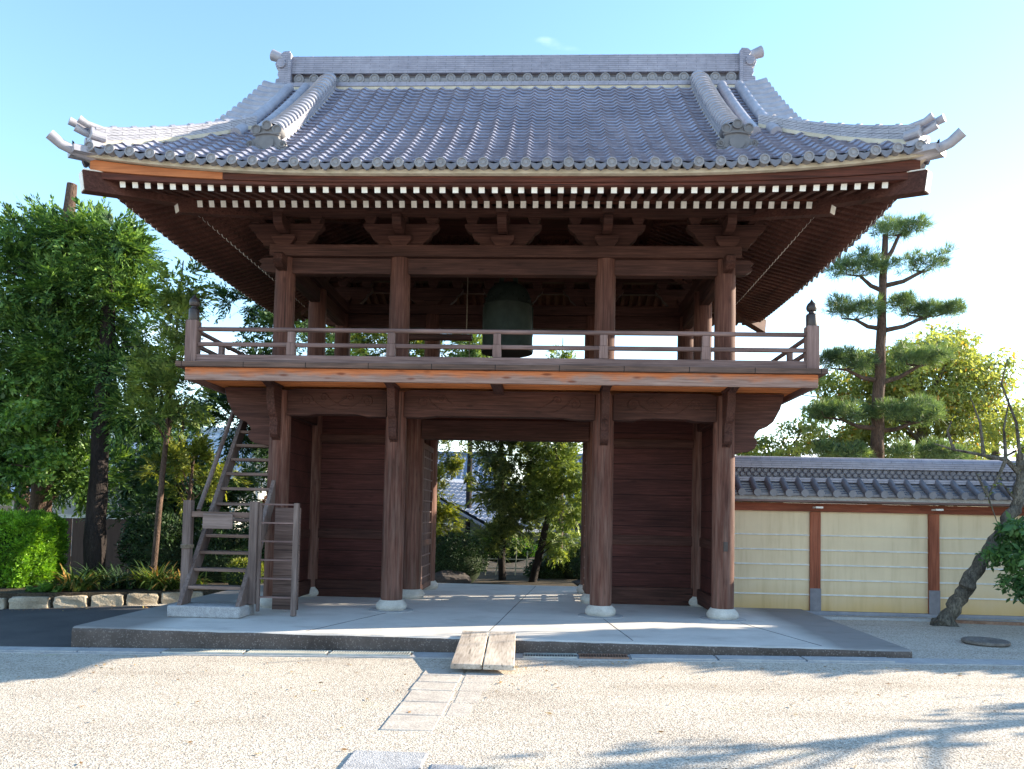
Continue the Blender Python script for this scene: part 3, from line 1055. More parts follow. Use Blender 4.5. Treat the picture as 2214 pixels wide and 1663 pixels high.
def bracket_set(x, y, along, outs):
    mb = MB()
    if along == 'x':
        mb.prism([(x + u * 1.15, z) for u, z in BLK], 'y', y - 0.165, y + 0.165)
        mb.prism([(x + u, z - 0.002) for u, z in ARM], 'y', y - 0.075, y + 0.075)
        for dx in (-0.48, 0, 0.48):
            mb.prism([(x + dx + u * 0.62, 6.003 + (z - 5.64) * 0.85) for u, z in BLK], 'y', y - 0.10, y + 0.10)
        nose = [(0.0, 5.82), (0.30, 5.83), (0.42, 5.88), (0.46, 5.96), (0.46, 6.03), (0.0, 6.03)]
        mb.prism([(y + outs * u, z) for u, z in nose], 'x', x - 0.07, x + 0.07)
        mb.prism([(y + outs * (0.38 + u * 0.5), 6.03 + (z - 5.64) * 0.6) for u, z in BLK], 'x', x - 0.09, x + 0.09)
    else:
        mb.prism([(y + u * 1.15, z) for u, z in BLK], 'x', x - 0.165, x + 0.165)
        mb.prism([(y + u, z - 0.002) for u, z in ARM], 'x', x - 0.075, x + 0.075)
        for dx in (-0.48, 0, 0.48):
            mb.prism([(y + dx + u * 0.62, 6.003 + (z - 5.64) * 0.85) for u, z in BLK], 'x', x - 0.10, x + 0.10)
    return part(mb, "bracket_set", W_BEAM if along == 'x' else W_BEAMY, bevel=0.006)


for y, s in ((0, -1), (D, 1)):
    for x in (-O, -A, 0, A, O):
        bracket_set(x, y, 'x', s)
    part(MB().box(-O - 0.75, O + 0.75, y + s * 0.38 - 0.06, y + s * 0.38 + 0.06, 6.02, 6.135), "eave_purlin", W_BEAM)
for x in (-O, O):
    bracket_set(x, YM, 'y', 1)
    s = 1 if x > 0 else -1
    part(MB().box(x + s * 0.38 - 0.06, x + s * 0.38 + 0.06, -0.75, D + 0.75, 6.022, 6.133), "eave_purlin", W_BEAMY)
# inner ridge support above the bell
part(MB().box(-O, O, YM - 0.14, YM + 0.14, 5.95, 6.20), "bell_beam", W_BEAM, bevel=0.01)

# ---- eaves
CX, CY, EMAX = 5.58, 3.86, 2.15


def Kf(a):
    return max(0.0, (a - 1.8) / 3.78) ** 2.2


def ring_pts(e, nseg=36):
    """points of the rectangle offset e outside the column lines, with the front-equivalent coordinate"""
    out = []
    x1, y1 = O + e, YM + e
    for i in range(nseg):
        t = -1 + 2 * i / nseg
        out.append((t * x1, YM - y1, abs(t * x1)))
    for i in range(nseg):
        t = -1 + 2 * i / nseg
        out.append((x1, YM + t * y1, abs(t * y1) + (O - YM)))
    for i in range(nseg):
        t = 1 - 2 * i / nseg
        out.append((t * x1, YM + y1, abs(t * x1)))
    for i in range(nseg):
        t = 1 - 2 * i / nseg
        out.append((-x1, YM + t * y1, abs(t * y1) + (O - YM)))
    return out


def eave_ring(name, mat, e0, e1, zb, ub, zt, ut, sel=None, label=None):
    """ring of board between offsets e0 (outer) and e1; bottom zb + ub*K, top zt + ut*K"""
    a, b = ring_pts(e0), ring_pts(e1)
    n = len(a)
    vs = []
    for (x, y, k), (x2, y2, k2) in zip(a, b):
        K = Kf(k)
        vs += [(x, y, zb + ub * K), (x, y, zt + ut * K), (x2, y2, zt + ut * K), (x2, y2, zb + ub * K)]
    fs = []
    for i in range(n):
        if sel and not sel(i):
            continue
        j = (i + 1) % n
        for c in range(4):
            d = (c + 1) % 4
            fs.append((4 * i + c, 4 * j + c, 4 * j + d, 4 * i + d))
    if sel:
        run = [i for i in range(n) if sel(i)]
        for i in run:
            if not sel((i - 1) % n):
                fs.append((4 * i, 4 * i + 1, 4 * i + 2, 4 * i + 3))
            if not sel((i + 1) % n):
                j = (i + 1) % n
                fs.append((4 * j + 3, 4 * j + 2, 4 * j + 1, 4 * j))
    return part(MB().add(vs, fs), name, mat, label=label)


new_seg = lambda i: 0 <= i < 6
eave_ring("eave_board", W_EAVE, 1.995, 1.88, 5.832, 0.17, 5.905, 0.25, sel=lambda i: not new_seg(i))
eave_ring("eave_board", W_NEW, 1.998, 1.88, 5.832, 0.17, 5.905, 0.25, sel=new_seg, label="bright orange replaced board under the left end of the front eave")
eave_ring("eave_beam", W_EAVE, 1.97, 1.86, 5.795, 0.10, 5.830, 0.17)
eave_ring("eave_mortar", CREAM, 2.075, 1.87, 5.908, 0.25, 5.965, 0.25)
eave_ring("flying_soffit", W_RAFT, 1.90, 0.80, 5.819, 0.10, 5.822, 0.10) if False else None
FS, BS = 0.28, 0.38


def zf(e):
    return 5.77 + (1.9 - e) * FS


def zb_(e):
    return 5.895 + (1.1 - e) * BS


def soffit(name, es, zfun, uplift):
    mb = MB()
    rings = [ring_pts(e) for e in es]
    n = len(rings[0])
    vs = []
    for e, r in zip(es, rings):
        for x, y, k in r:
            vs.append((x, y, zfun(e) + uplift(e) * Kf(k)))
    fs = [(j * n + i, j * n + (i + 1) % n, (j + 1) * n + (i + 1) % n, (j + 1) * n + i) for j in range(len(es) - 1) for i in range(n)]
    return part(mb.add(vs, fs), name, W_RAFT)


soffit("flying_soffit", [1.93, 1.5, 1.1, 0.78], lambda e: zf(e) + 0.047, lambda e: 0.10 * max(0, (e - 0.6) / 1.3))
soffit("base_soffit", [1.12, 0.5, 0.0, -0.5, -1.0], lambda e: zb_(e) + 0.047, lambda e: 0.0)
part(MB().box(-2.45, 2.45, 0.98, D - 0.98, zb_(-1.0) + 0.045, zb_(-1.0) + 0.075), "ceiling", W_PANEL)
eave_ring("rafter_beam", W_EAVE, 1.115, 1.0, 5.945, 0.0, 6.005, 0.05)

# rafters: one mesh of unit length each, copied
RW, RH = 0.074, 0.090


def rafter_proto(name, mat):
    m = MB().box(-RW / 2, RW / 2, 0, 1, -RH / 2, RH / 2).build(name, mat, G)
    t = MB().box(-RW / 2 - 0.001, RW / 2 + 0.001, -0.004, 0.002, -RH / 2 - 0.001, RH / 2 + 0.001).build("rafter_tip", WHITE, m)
    return m, t


PITCH_R = 0.1733
lists = {"flying_rafter": [], "base_rafter": []}
for side in ('front', 'right', 'left', 'rear'):
    long = side in ('front', 'rear')
    half = O if long else YM
    for nm, e_tip, zc, sl, e_in0, upl, ncap in (("flying_rafter", 1.9, 5.77, FS, 0.8, 0.10, 0.20), ("base_rafter", 1.1, 5.895, BS, -0.9, 0.0, 0.14)):
        nmax = int((half + e_tip - ncap) / PITCH_R)
        for k in range(-nmax, nmax + 1):
            c = k * PITCH_R
            e_in = max(e_in0, abs(c) - half)
            if e_tip - e_in < 0.12:
                continue
            K = Kf(abs(c) + (0 if long else O - YM))
            dz = upl * K
            run = e_tip - e_in
            ang = math.atan2(run * sl - dz * run / 1.3, run)
            L = run / math.cos(ang)
            if side == 'front':
                loc, rz, w = (c, -e_tip, zc + dz), 0, 0
            elif side == 'rear':
                loc, rz, w = (c, D + e_tip, zc + dz), math.pi, 900
            elif side == 'right':
                loc, rz, w = (O + e_tip, YM + c, zc + dz), math.pi / 2, 100 + c
            else:
                loc, rz, w = (-O - e_tip, YM + c, zc + dz), -math.pi / 2, 100 + c
            lists[nm].append((w, loc, rz, ang, L))
for nm, items in lists.items():
    items.sort(key=lambda a: a[0])
    proto = None
    for i, (w, loc, rz, ang, L) in enumerate(items[:100]):
        if proto is None:
            proto, tip0 = rafter_proto(nm, W_RAFT)
            r, t = proto, tip0
        else:
            r = copy_to(proto, G)
            t = copy_to(tip0, r)
        r.location = loc
        r.rotation_euler = (ang, 0, rz)
        r.scale = (1, L, 1)
    rest = MB()
    tips = MB()
    for w, loc, rz, ang, L in items[100:]:
        mt = Matrix.Translation(loc) @ Matrix.Rotation(rz, 4, 'Z') @ Matrix.Rotation(ang, 4, 'X')
        for mb, y0, y1, g in ((rest, 0, L, 0), (tips, -0.004, 0.002, 0.001)):
            q = MB().box(-RW / 2 - g, RW / 2 + g, y0, y1, -RH / 2 - g, RH / 2 + g)
            mb.add([mt @ Vector(v) for v in q.v], q.f)
    ro = tag(part(rest, nm, W_RAFT), kind='stuff')
    tips.build("rafter_tips", WHITE, ro)

# hip rafters
for sx in (-1, 1):
    for sy in (-1, 1):
        for e0, e1, z0, z1, w, h in ((2.06, 0.6, 5.80, 6.10, 0.17, 0.27), (1.20, -0.9, 5.84, 6.50, 0.15, 0.24)):
            def P(e, z):
                return (sx * (O + e), YM + sy * (YM + e), z)
            h_ = part(MB().bar(P(e0, z0), P(e1, z1), w, h), "hip_rafter", W_RAFT, bevel=0.006)
            d = (Vector(P(e0, z0)) - Vector(P(e1, z1))).normalized()
            q = Vector(P(e0, z0))
            MB().bar(q - d * 0.003, q + d * 0.008, w - 0.03, h - 0.03).build("rafter_tip", WHITE, h_)
            if e0 > 2:
                mb = MB()
                nz = Vector((0, 0, h / 2 + 0.008))
                mb.bar(q + nz + d * 0.01, q + nz - d * 0.34, w + 0.02, 0.014)
                mb.build("copper_cap", WHITE, h_)
# ================================================================== tiled roof of the gate
RT = 3.6
XG = 4.02                      # gable plane


def zr(t):
    return 5.98 + 0.705 * t + 0.0398 * t * t


def upl(a, t):
    return 0.25 * Kf(a) * max(0.0, 1 - t / RT) ** 1.3


# courses by arc length
TS = [0.0]
while TS[-1] < 3.62:
    t = TS[-1]
    m_ = 0.69 + 0.0796 * t
    TS.append(t + 0.178 / math.sqrt(1 + m_ * m_))
TP = 0.274                     # width of one tile column


def prof(u):
    """cross-section of one wave tile over u in 0..1, crest at 0.5"""
    d = u - 0.5
    w = 0.17 if d < 0 else 0.20
    return 0.062 * math.exp(-(d / w) ** 2) - 0.010 * math.cos(2 * math.pi * d)


def roof_strip(name, half, tmax, tend, toxy, kext, nu=10, courses=1, lift=0.040, jitter=None):
    mb = MB()
    ncol = int(math.ceil(half / TP))
    us = [i / nu for i in range(nu + 1)]
    rj = random.Random(11)
    for ci in range(-ncol, ncol):
        cols = [max(-half, min(half, (ci + u) * TP)) for u in us]
        te = [min(tmax, tend(c)) for c in cols]
        if max(te) < 0.03 or cols[0] == cols[-1]:
            continue
        hs = [prof(u) for u in us]
        k0 = len(mb.v)
        vs, rows = [], 0
        for k in range(0, len(TS) - 1, courses):
            ta, tb = TS[k], TS[min(k + courses, len(TS) - 1)]
            if ta >= max(te):
                break
            jl = rj.uniform(-0.004, 0.004)
            for t_, add in ((max(ta - 0.030, -0.01), lift + jl), (tb, 0.0)):
                for c, e, h in zip(cols, te, hs):
                    t = min(t_, e)
                    x, y = toxy(c, t)
                    vs.append((x, y, zr(t) + upl(abs(c) + kext, t) + h + add))
                rows += 1
        fs = []
        w = nu + 1
        for r in range(rows - 1):
            k = (r // 2) * courses
            for i in range(nu):
                if r % 2 == 0 and TS[k] >= max(te[i], te[i + 1]):
                    continue
                if r % 2 == 1 and TS[k + courses if k + courses < len(TS) else -1] >= max(te[i], te[i + 1]) - 0.03:
                    continue
                fs.append((r * w + i, r * w + i + 1, (r + 1) * w + i + 1, (r + 1) * w + i))
        mb.add(vs, fs)
    return mb


def tend_front(c):
    return 3.55 if abs(c) <= XG else CX - abs(c) + 0.02


def tend_side(c):
    return min(CX - 3.62, CY - abs(c) + 0.02)


tiles = roof_strip("", CX, 3.55, tend_front, lambda c, t: (c, -EMAX + t), 0.0)
part(tiles, "roof_tiles", TILE, smooth=True)
part(roof_strip("", CX, 3.55, tend_front, lambda c, t: (-c, D + EMAX - t), 0.0, nu=6), "roof_tiles", TILE, smooth=True)
for s in (-1, 1):
    part(roof_strip("", CY, CX - 3.62, tend_side, lambda c, t: (s * (CX - t), YM + s * c), O - YM, nu=8), "side_roof_tiles", TILE, smooth=True)

# gable walls, bargeboards
for s in (-1, 1):
    pts = []
    for i in range(13):
        t = 1.75 + (3.55 - 1.75) * i / 12
        pts.append((-EMAX + t, zr(t) - 0.06))
    pts += [(D - y, z) for y, z in pts[::-1]]
    part(MB().prism(pts, 'x', s * 3.58, s * 3.66), "gable_wall", W_PANEL)
    for f in (1, -1):
        mb = MB()
        path = []
        for i in range(14):
            t = 1.45 + (3.58 - 1.45) * i / 13
            y = -EMAX + t
            path.append((y if f == 1 else D - y, zr(t) - 0.06))
        poly = path + [(y, z - 0.20) for y, z in path[::-1]]
        mb.prism(poly, 'x', s * 3.98, s * 4.04)
        part(mb, "bargeboard", W_EAVE)

# eave end discs and drip pieces
disc0 = MB().lathe([(0.030, 0.10), (0.066, 0.10), (0.066, 0.0), (0.052, -0.002), (0.048, 0.012), (0.028, 0.012), (0.022, 0.004)], n=20, axis='y').build("eave_disc", TILE_O, G, smooth=True)
drip = MB()
first = True
for side in ('front', 'rear', 'right', 'left'):
    long = side in ('front', 'rear')
    half = CX if long else CY
    nn = int((half - 0.16) / TP)
    for k in range(-nn - 1, nn + 1):
        c = (k + 0.5) * TP
        if abs(c) > half - 0.12:
            continue
        a = abs(c) + (0 if long else O - YM)
        z = 5.98 + upl(a, 0) + 0.030
        e = 0.03
        if side == 'front':
            loc, rz = (c, -EMAX - e, z), 0
        elif side == 'rear':
            loc, rz = (c, D + EMAX + e, z), math.pi
        elif side == 'right':
            loc, rz = (CX + e, YM + c, z), math.pi / 2
        else:
            loc, rz = (-CX - e, YM + c, z), -math.pi / 2
        slope = 0.25 * (Kf(a + 0.05) - Kf(a - 0.05)) / 0.1 * (1 if c > 0 else -1)
        if side in ('front', 'right', 'left') and (side == 'front' or c < (-0.7 if side == 'right' else 0) or (side == 'left' and c < -0.7)):
            if first:
                disc0.location, disc0.rotation_euler = loc, (0, 0, rz)
                first = False
            else:
                copy_to(disc0, G, loc, (0, 0, rz))
        # drip tongue between discs
        mt = Matrix.Translation((loc[0], loc[1], z - 0.045)) @ Matrix.Rotation(rz, 4, 'Z')
        q = MB()
        w = TP / 2 - 0.05
        q.prism([(TP / 2 - w, 0.052 + slope * 0.06), (TP / 2 - w * 0.66, -0.008 + slope * 0.08), (TP / 2 - 0.014, -0.050 + slope * 0.13), (TP / 2 + 0.014, -0.050 + slope * 0.14),
                 (TP / 2 + w * 0.66, -0.008 + slope * 0.2), (TP / 2 + w, 0.052 + slope * 0.22), (TP / 2, 0.030 + slope * 0.137)], 'y', 0.012, 0.04)
        if abs(c + TP) < half - 0.02 or c < 0:
            if side == 'front':
                part(MB().add([mt @ Vector(v) for v in q.v], q.f), "drip_tile", TILE_D)
            else:
                drip.add([mt @ Vector(v) for v in q.v], q.f)
tag(part(drip, "drip_tile", TILE_D), kind='stuff')

# ---- main ridge
RZ0 = 9.045
mb = MB()
xe = 4.02
for i, (w, h) in enumerate(((0.31, 0.04), (0.30, 0.04))):
    mb.box(-xe, xe, YM - w, YM + w, RZ0 + 0.005 + i * 0.0405, RZ0 + 0.005 + i * 0.0405 + h)
part(mb, "ridge_base", TILE_R)
part(MB().box(-xe, xe, YM - 0.30, YM + 0.30, RZ0 - 0.12, RZ0 + 0.003), "ridge_mortar", CREAM)
part(MB().box(-xe, xe, YM - 0.17, YM + 0.17, RZ0 + 0.088, RZ0 + 0.275), "ridge_core", TILE_D)
mb = MB()
z = RZ0 + 0.278
nz = 9
for i in range(nz):
    w = 0.245 - 0.006 * i + (0.006 if i % 2 else 0)
    sagv = []
    mb.box(-xe, xe, YM - w, YM + w, z, z + 0.0365)
    z += 0.0385
RTOP = z
part(mb, "ridge_courses", TILE_R)
capm = MB()
xcap = [-xe + 0.02 + i * (2 * xe - 0.04) / 120 for i in range(121)]
capm.tube([(x, YM, RTOP - 0.02) for x in xcap], 0.10, 14)
nb = 30
for i in range(nb + 1):
    x = -xe + 0.1 + (2 * xe - 0.2) * i / nb
    capm.lathe([(0.105, -0.022), (0.122, -0.018), (0.122, 0.018), (0.105, 0.022)], (x, YM, RTOP - 0.02), 14, 'x')
part(capm, "ridge_cap", TILE_C, smooth=True)
rd0 = MB().lathe([(0.045, 0.05), (0.090, 0.05), (0.090, 0.0), (0.072, -0.003), (0.066, 0.012), (0.050, 0.012), (0.042, 0.002), (0.012, 0.002), (0.008, 0.01)], n=20, axis='y').build("ridge_disc", TILE_O, G, smooth=True)
pend = MB()
k = 0
for i in range(-14, 15):
    for y, rz in ((YM - 0.235, 0.0), (YM + 0.235, math.pi)):
        loc = (i * TP, y, RZ0 + 0.185)
        if k == 0:
            rd0.location = loc
        else:
            copy_to(rd0, G, loc, (0, 0, rz))
        k += 1
    if i < 14:
        x = (i + 0.5) * TP
        for y0, y1 in ((YM - 0.215, YM - 0.172), (YM + 0.172, YM + 0.215)):
            pend = MB()
            pend.prism([(x - 0.055, RZ0 + 0.20), (x - 0.055, RZ0 + 0.14), (x, RZ0 + 0.10), (x + 0.055, RZ0 + 0.14), (x + 0.055, RZ0 + 0.20)], 'y', y0, y1)
            part(pend, "ridge_pendant", TILE_O)

# ridge ends: ribbed ornament seen in profile and a projecting round horn
for s in (-1, 1):
    P = [(xe - 0.02, RZ0 - 0.16), (xe + 0.20, RZ0 - 0.14), (xe + 0.25, RZ0 - 0.02), (xe + 0.20, RZ0 + 0.04), (xe + 0.235, RZ0 + 0.10), (xe + 0.23, RZ0 + 0.17), (xe + 0.17, RZ0 + 0.19),
         (xe + 0.20, RZ0 + 0.25), (xe + 0.19, RZ0 + 0.31), (xe + 0.16, RZ0 + 0.33), (xe + 0.22, RZ0 + 0.37), (xe + 0.25, RZ0 + 0.45), (xe + 0.20, RZ0 + 0.53), (xe + 0.12, RZ0 + 0.56),
         (xe + 0.16, RZ0 + 0.62), (xe + 0.10, RZ0 + 0.68), (xe - 0.02, RZ0 + 0.69)]
    mb = MB().prism([(s * u, v) for u, v in P], 'y', YM - 0.27, YM + 0.27)
    for dz, w in ((0.0, 0.30), (0.45, 0.30)):
        mb.lathe([(0.06, YM - w), (0.085, YM - w), (0.085, YM + w), (0.06, YM + w)], (s * (xe + 0.13), 0, RZ0 + dz), 14, 'y')
    mb.box(*sorted((s * (xe - 0.05), s * (xe + 0.012))), YM - 0.29, YM + 0.29, RZ0 - 0.05, RTOP + 0.02)
    e = part(mb, "ridge_end_tile", TILE_R, smooth=False, bevel=0.012)
    hn = MB().tube([(s * (xe - 0.02), YM, RTOP + 0.03), (s * (xe + 0.16), YM, RTOP + 0.06), (s * (xe + 0.40), YM, RTOP + 0.15)], [0.07, 0.075, 0.10], 16)
    hn.build("ridge_horn", TILE_C, e, smooth=True)


# ---- descending ridges on the front and rear slopes
def desc_ridge(s, f):
    xk = s * 3.25
    n_ = 44

    def pt(i):
        t = 0.80 + (3.50 - 0.80) * i / n_
        y = -EMAX + t
        return (y if f == 1 else D - y), zr(t) + upl(3.25, t)

    for w, z0, z1, mat in ((0.135, 0.0, 0.06, CREAM), (0.13, 0.055, 0.24, None)):
        mb = MB()
        layers = [(w, z0, z1)] if mat else [(0.135 - 0.004 * (j % 2), 0.06 + j * 0.037, 0.06 + j * 0.037 + 0.033) for j in range(5)]
        for ww, a, b in layers:
            vs, fs = [], []
            for i in range(n_ + 1):
                y, z = pt(i)
                vs += [(xk - ww, y, z + a), (xk + ww, y, z + a), (xk + ww, y, z + b), (xk - ww, y, z + b)]
            for i in range(n_):
                for c in range(4):
                    d = (c + 1) % 4
                    fs.append((4 * i + c, 4 * i + d, 4 * (i + 1) + d, 4 * (i + 1) + c))
            fs += [(0, 1, 2, 3), (4 * n_ + 3, 4 * n_ + 2, 4 * n_ + 1, 4 * n_)]
            mb.add(vs, fs)
        part(mb, "descending_ridge", mat or TILE_H)
    # cap of overlapping half-round tiles
    vs, fs = [], []
    nn = 12
    L = 0
    rows = 0
    for i in range(n_ + 1):
        y, z = pt(i)
        ph = (i % 2)
        for rr, dy in (((0.155, -0.0), (0.155, 0.0)) if False else ((0.135 if ph else 0.158, 0.0),)):
            for k in range(nn + 1):
                a = math.pi * k / nn
                vs.append((xk + rr * math.cos(a), y, z + 0.235 + rr * 0.8 * math.sin(a)))
            rows += 1
        if ph == 0 and i < n_:
            y2, z2 = pt(i + 0.05)
            pass
    w = nn + 1
    for r in range(rows - 1):
        for k in range(nn):
            fs.append((r * w + k, r * w + k + 1, (r + 1) * w + k + 1, (r + 1) * w + k))
    capo = MB()
    # saw-tooth: each tile starts wide (lower end) and narrows upward
    vs, fs = [], []
    seg = 22
    for j in range(seg):
        for tt, rr in ((j - 0.12 if j else 0, 0.166), (j + 1, 0.130)):
            y, z = pt(n_ * tt / seg)
            for k in range(nn + 1):
                a = math.pi * k / nn
                vs.append((xk + rr * math.cos(a), y, z + 0.235 + rr * 0.8 * math.sin(a)))
    for r in range(2 * seg - 1):
        for k in range(nn):
            fs.append((r * w + k, r * w + k + 1, (r + 1) * w + k + 1, (r + 1) * w + k))
    capo.add(vs, fs)
    part(capo, "descending_ridge_cap", TILE_C, smooth=True)
    # ornament at the lower end
    y, z = pt(0)
    sg = -1 if f == 1 else 1
    zc = z - 0.13
    prof_half = [(0.10, 0.0), (0.17, 0.03), (0.20, 0.0), (0.26, 0.02), (0.295, 0.07), (0.30, 0.13), (0.275, 0.18), (0.23, 0.21), (0.185, 0.22), (0.17, 0.27), (0.185, 0.31), (0.19, 0.40), (0.13, 0.43), (0.06, 0.44)]
    zc = z - 0.11
    poly = [(xk + u * 0.94, zc + v * 0.9) for u, v in prof_half] + [(xk - u * 0.94, zc + v * 0.9) for u, v in prof_half[::-1]]
    mb = MB().prism(poly, 'y', y, y + sg * 0.10)
    orn = part(mb, "ogre_tile", TILE_G, bevel=0.012)
    mb = MB()
    yf = y + sg * 0.10
    # raised heart-shaped shield, side scrolls, brow
    sh = []
    for k in range(20):
        a = 2 * math.pi * k / 20
        sh.append((xk + 0.105 * math.sin(a) * (1 + 0.12 * math.cos(a)), zc + 0.135 + 0.10 * math.cos(a)))
    mb.prism(sh, 'y', yf - sg * 0.005, yf + sg * 0.022)
    for hx in (-1, 1):
        mb.tube([(xk + hx * (0.225 + 0.052 * (1 - 0.75 * i / 17) * math.cos(i / 17 * 10)), yf + sg * 0.008, zc + 0.115 + 0.052 * (1 - 0.75 * i / 17) * math.sin(i / 17 * 10)) for i in range(18)],
                [0.017 - 0.0005 * i for i in range(18)], 6)
        mb.tube([(xk + hx * (0.16 + 0.03 * math.cos(i / 9 * 6)), yf + sg * 0.006, zc + 0.045 + 0.03 * math.sin(i / 9 * 6)) for i in range(10)], [0.012] * 10, 6)
    mb.tube([(xk + 0.19 * (i / 6 - 1), yf + sg * 0.008, zc + 0.245 + 0.035 * math.sin(i / 12 * math.pi)) for i in range(13)], 0.018, 6)
    mb.build("carving", TILE_G, orn, smooth=True)
    for dx, dz in ((-0.15, 0.325), (0.15, 0.325), (0.0, 0.385)):
        q = MB().lathe([(0.05, -sg * 0.14), (0.068, -sg * 0.14), (0.068, sg * 0.03), (0.05, sg * 0.034), (0.046, sg * 0.02), (0.012, sg * 0.02)], (xk + dx, yf, zc + dz), 16, 'y')
        q.build("disc", TILE_G, orn, smooth=True)


for s in (-1, 1):
    for f in (1, -1):
        desc_ridge(s, f)
        # two plain rolls between the descending ridge and the gable edge
        for xv in (3.63, 3.93):
            path = []
            for i in range(17):
                t = 1.30 + (3.42 - 1.30) * i / 16
                y = -EMAX + t
                path.append((s * (xv + 0.02 * (1 - i / 16)), y if f == 1 else D - y, zr(t) + 0.095))
            part(MB().tube(path, 0.082, 14), "verge_roll", TILE_C, smooth=True)
        # short tiles lying sideways along the gable edge
        for j in range(10):
            vt = MB()
            t = 1.62 + 0.20 * j
            if t > 3.45:
                break
            y = -EMAX + t
            y = y if f == 1 else D - y
            z = zr(t) + 0.06
            vt.tube([(s * (XG - 0.06), y, z - 0.01), (s * (XG + 0.20), y, z + 0.005), (s * (XG + 0.36), y, z + 0.03)], [0.105, 0.11, 0.13], 14)
            part(vt, "verge_tile", TILE_C, smooth=True)

# ---- corner ridges along the hips
for sx in (-1, 1):
    for sy in (-1, 1):
        def hp(t, dz=0.0, off=0.0):
            """point on the hip line at eave distance t; off = sideways offset"""
            x, y = CX - t, CY - t
            o = off / math.sqrt(2)
            return Vector((sx * (x + o), YM + sy * (y - o), zr(t) + upl(CX - t, t) + dz))
        n_ = 24
        T0, T1 = 0.17, 1.72
        mb, mc = MB(), MB()
        layers = [(0.118, -0.03, 0.030)] + [(0.118 - 0.004 * (j % 2), 0.031 + j * 0.031, 0.031 + j * 0.031 + 0.028) for j in range(5)]

        def hs(t):
            return 0.92 + 0.42 * max(0.0, 1 - t / 1.3) ** 1.5
        for li, (ww, a, b) in enumerate(layers):
            vs, fs = [], []
            for i in range(n_ + 1):
                t = T0 + (T1 - T0) * i / n_
                k = hs(t)
                vs += [hp(t, a * k, -ww), hp(t, a * k, ww), hp(t, b * k, ww), hp(t, b * k, -ww)]
            for i in range(n_):
                for c in range(4):
                    d = (c + 1) % 4
                    fs.append((4 * i + c, 4 * i + d, 4 * (i + 1) + d, 4 * (i + 1) + c))
            fs += [(0, 1, 2, 3), (4 * n_ + 3, 4 * n_ + 2, 4 * n_ + 1, 4 * n_)]
            (mc if li == 0 else mb).add(vs, fs)
        part(mb, "corner_ridge", TILE_H)
        part(mc, "corner_ridge_mortar", CREAM)
        cp = MB()
        cp.tube([hp(T0 + (T1 - T0) * i / n_, 0.165 * hs(T0 + (T1 - T0) * i / n_)) for i in range(n_ + 1)], 0.066, 12)
        for i in range(1, 9):
            t = T0 + (T1 - T0) * i / 8.6
            p, q = hp(t - 0.02, 0.167 * hs(t)), hp(t + 0.02, 0.167 * hs(t))
            cp.tube([p, q], 0.079, 12)
        part(cp, "corner_ridge_cap", TILE_C, smooth=True)
    # end block with carved face, three horns, corner tile with upturned horn
        dv = Vector((sx, sy, 0)).normalized()
        sd = Vector((sx, -sy, 0)).normalized()
        p0 = hp(T0, 0.0)
        mb = MB()
        for a, b, w in ((-0.06, 0.03, 0.19), (0.03, 0.07, 0.15), (0.07, 0.15, 0.18), (0.15, 0.22, 0.14)):
            mb.bar(p0 - dv * 0.10 + Vector((0, 0, (a + b) / 2)), p0 + dv * 0.06 + Vector((0, 0, (a + b) / 2)), w * 2 * 0.8, b - a - 0.002)
        for hx in (-1, 1):
            mb.tube([p0 - dv * 0.12 + sd * hx * 0.14 + Vector((0, 0, 0.10)), p0 + dv * 0.07 + sd * hx * 0.14 + Vector((0, 0, 0.10))], 0.055, 12)
        orn = part(mb, "corner_end_tile", TILE_C, bevel=0.012)
        mb = MB()
        for hx in (-1, 0, 1):
            zoff = 0.235 if hx else 0.14
            q = p0 + sd * hx * 0.075 + Vector((0, 0, zoff))
            mb.tube([q - dv * 0.16, q + dv * 0.10 + Vector((0, 0, 0.01)), q + dv * ((0.20, 0.22, 0.28)[hx + 1]) + Vector((0, 0, 0.05))], [0.040, 0.044, 0.054], 14)
            e_ = q + dv * (0.34 if hx else 0.30) + Vector((0, 0, 0.05))
        mb.build("corner_horns", TILE_C, orn, smooth=True)
        ct = MB()
        base = Vector((sx * CX, YM + sy * CY, 5.98 + 0.29))
        ct.tube([base - dv * 0.34 + Vector((0, 0, -0.10)), base - dv * 0.05 + Vector((0, 0, -0.09)), base + dv * 0.13 + Vector((0, 0, -0.05)), base + dv * 0.27 + Vector((0, 0, 0.04))], [0.060, 0.064, 0.066, 0.072], 16)
        ct.bar(base - dv * 0.40 + Vector((0, 0, -0.06)), base + dv * 0.02 + Vector((0, 0, -0.10)), 0.34, 0.08)
        part(ct, "corner_tile", TILE_C, smooth=True)
# ================================================================== things in and around the gate
# ---- bell
bell = empty("bronze_bell", (0, YM, 4.36))
tag(bell, "large dark green bronze bell hanging under the upper roof of the gate", "bell")
bp = [(0.40, 0.0), (0.455, 0.0), (0.462, 0.03), (0.455, 0.10), (0.445, 0.115), (0.445, 0.30), (0.452, 0.31), (0.452, 0.335), (0.442, 0.345), (0.435, 0.62), (0.425, 0.80),
      (0.430, 0.81), (0.430, 0.83), (0.420, 0.84), (0.385, 1.02), (0.34, 1.12), (0.26, 1.20), (0.16, 1.235), (0.05, 1.245)]
MB().lathe(bp, n=40).build("body", BRONZE, bell, smooth=True)
mb = MB()
for k in range(12):
    for z in (0.88, 0.95):
        a = 2 * math.pi * (k + 0.5 * (z > 0.9)) / 12
        r = 0.425 - (z - 0.84) * 0.2
        mb.tube([(r * math.cos(a) * 0.97, r * math.sin(a) * 0.97, z), (r * math.cos(a) * 1.06, r * math.sin(a) * 1.06, z)], [0.018, 0.012], 8)
mb.build("bosses", BRONZE, bell, smooth=True)
mb = MB()
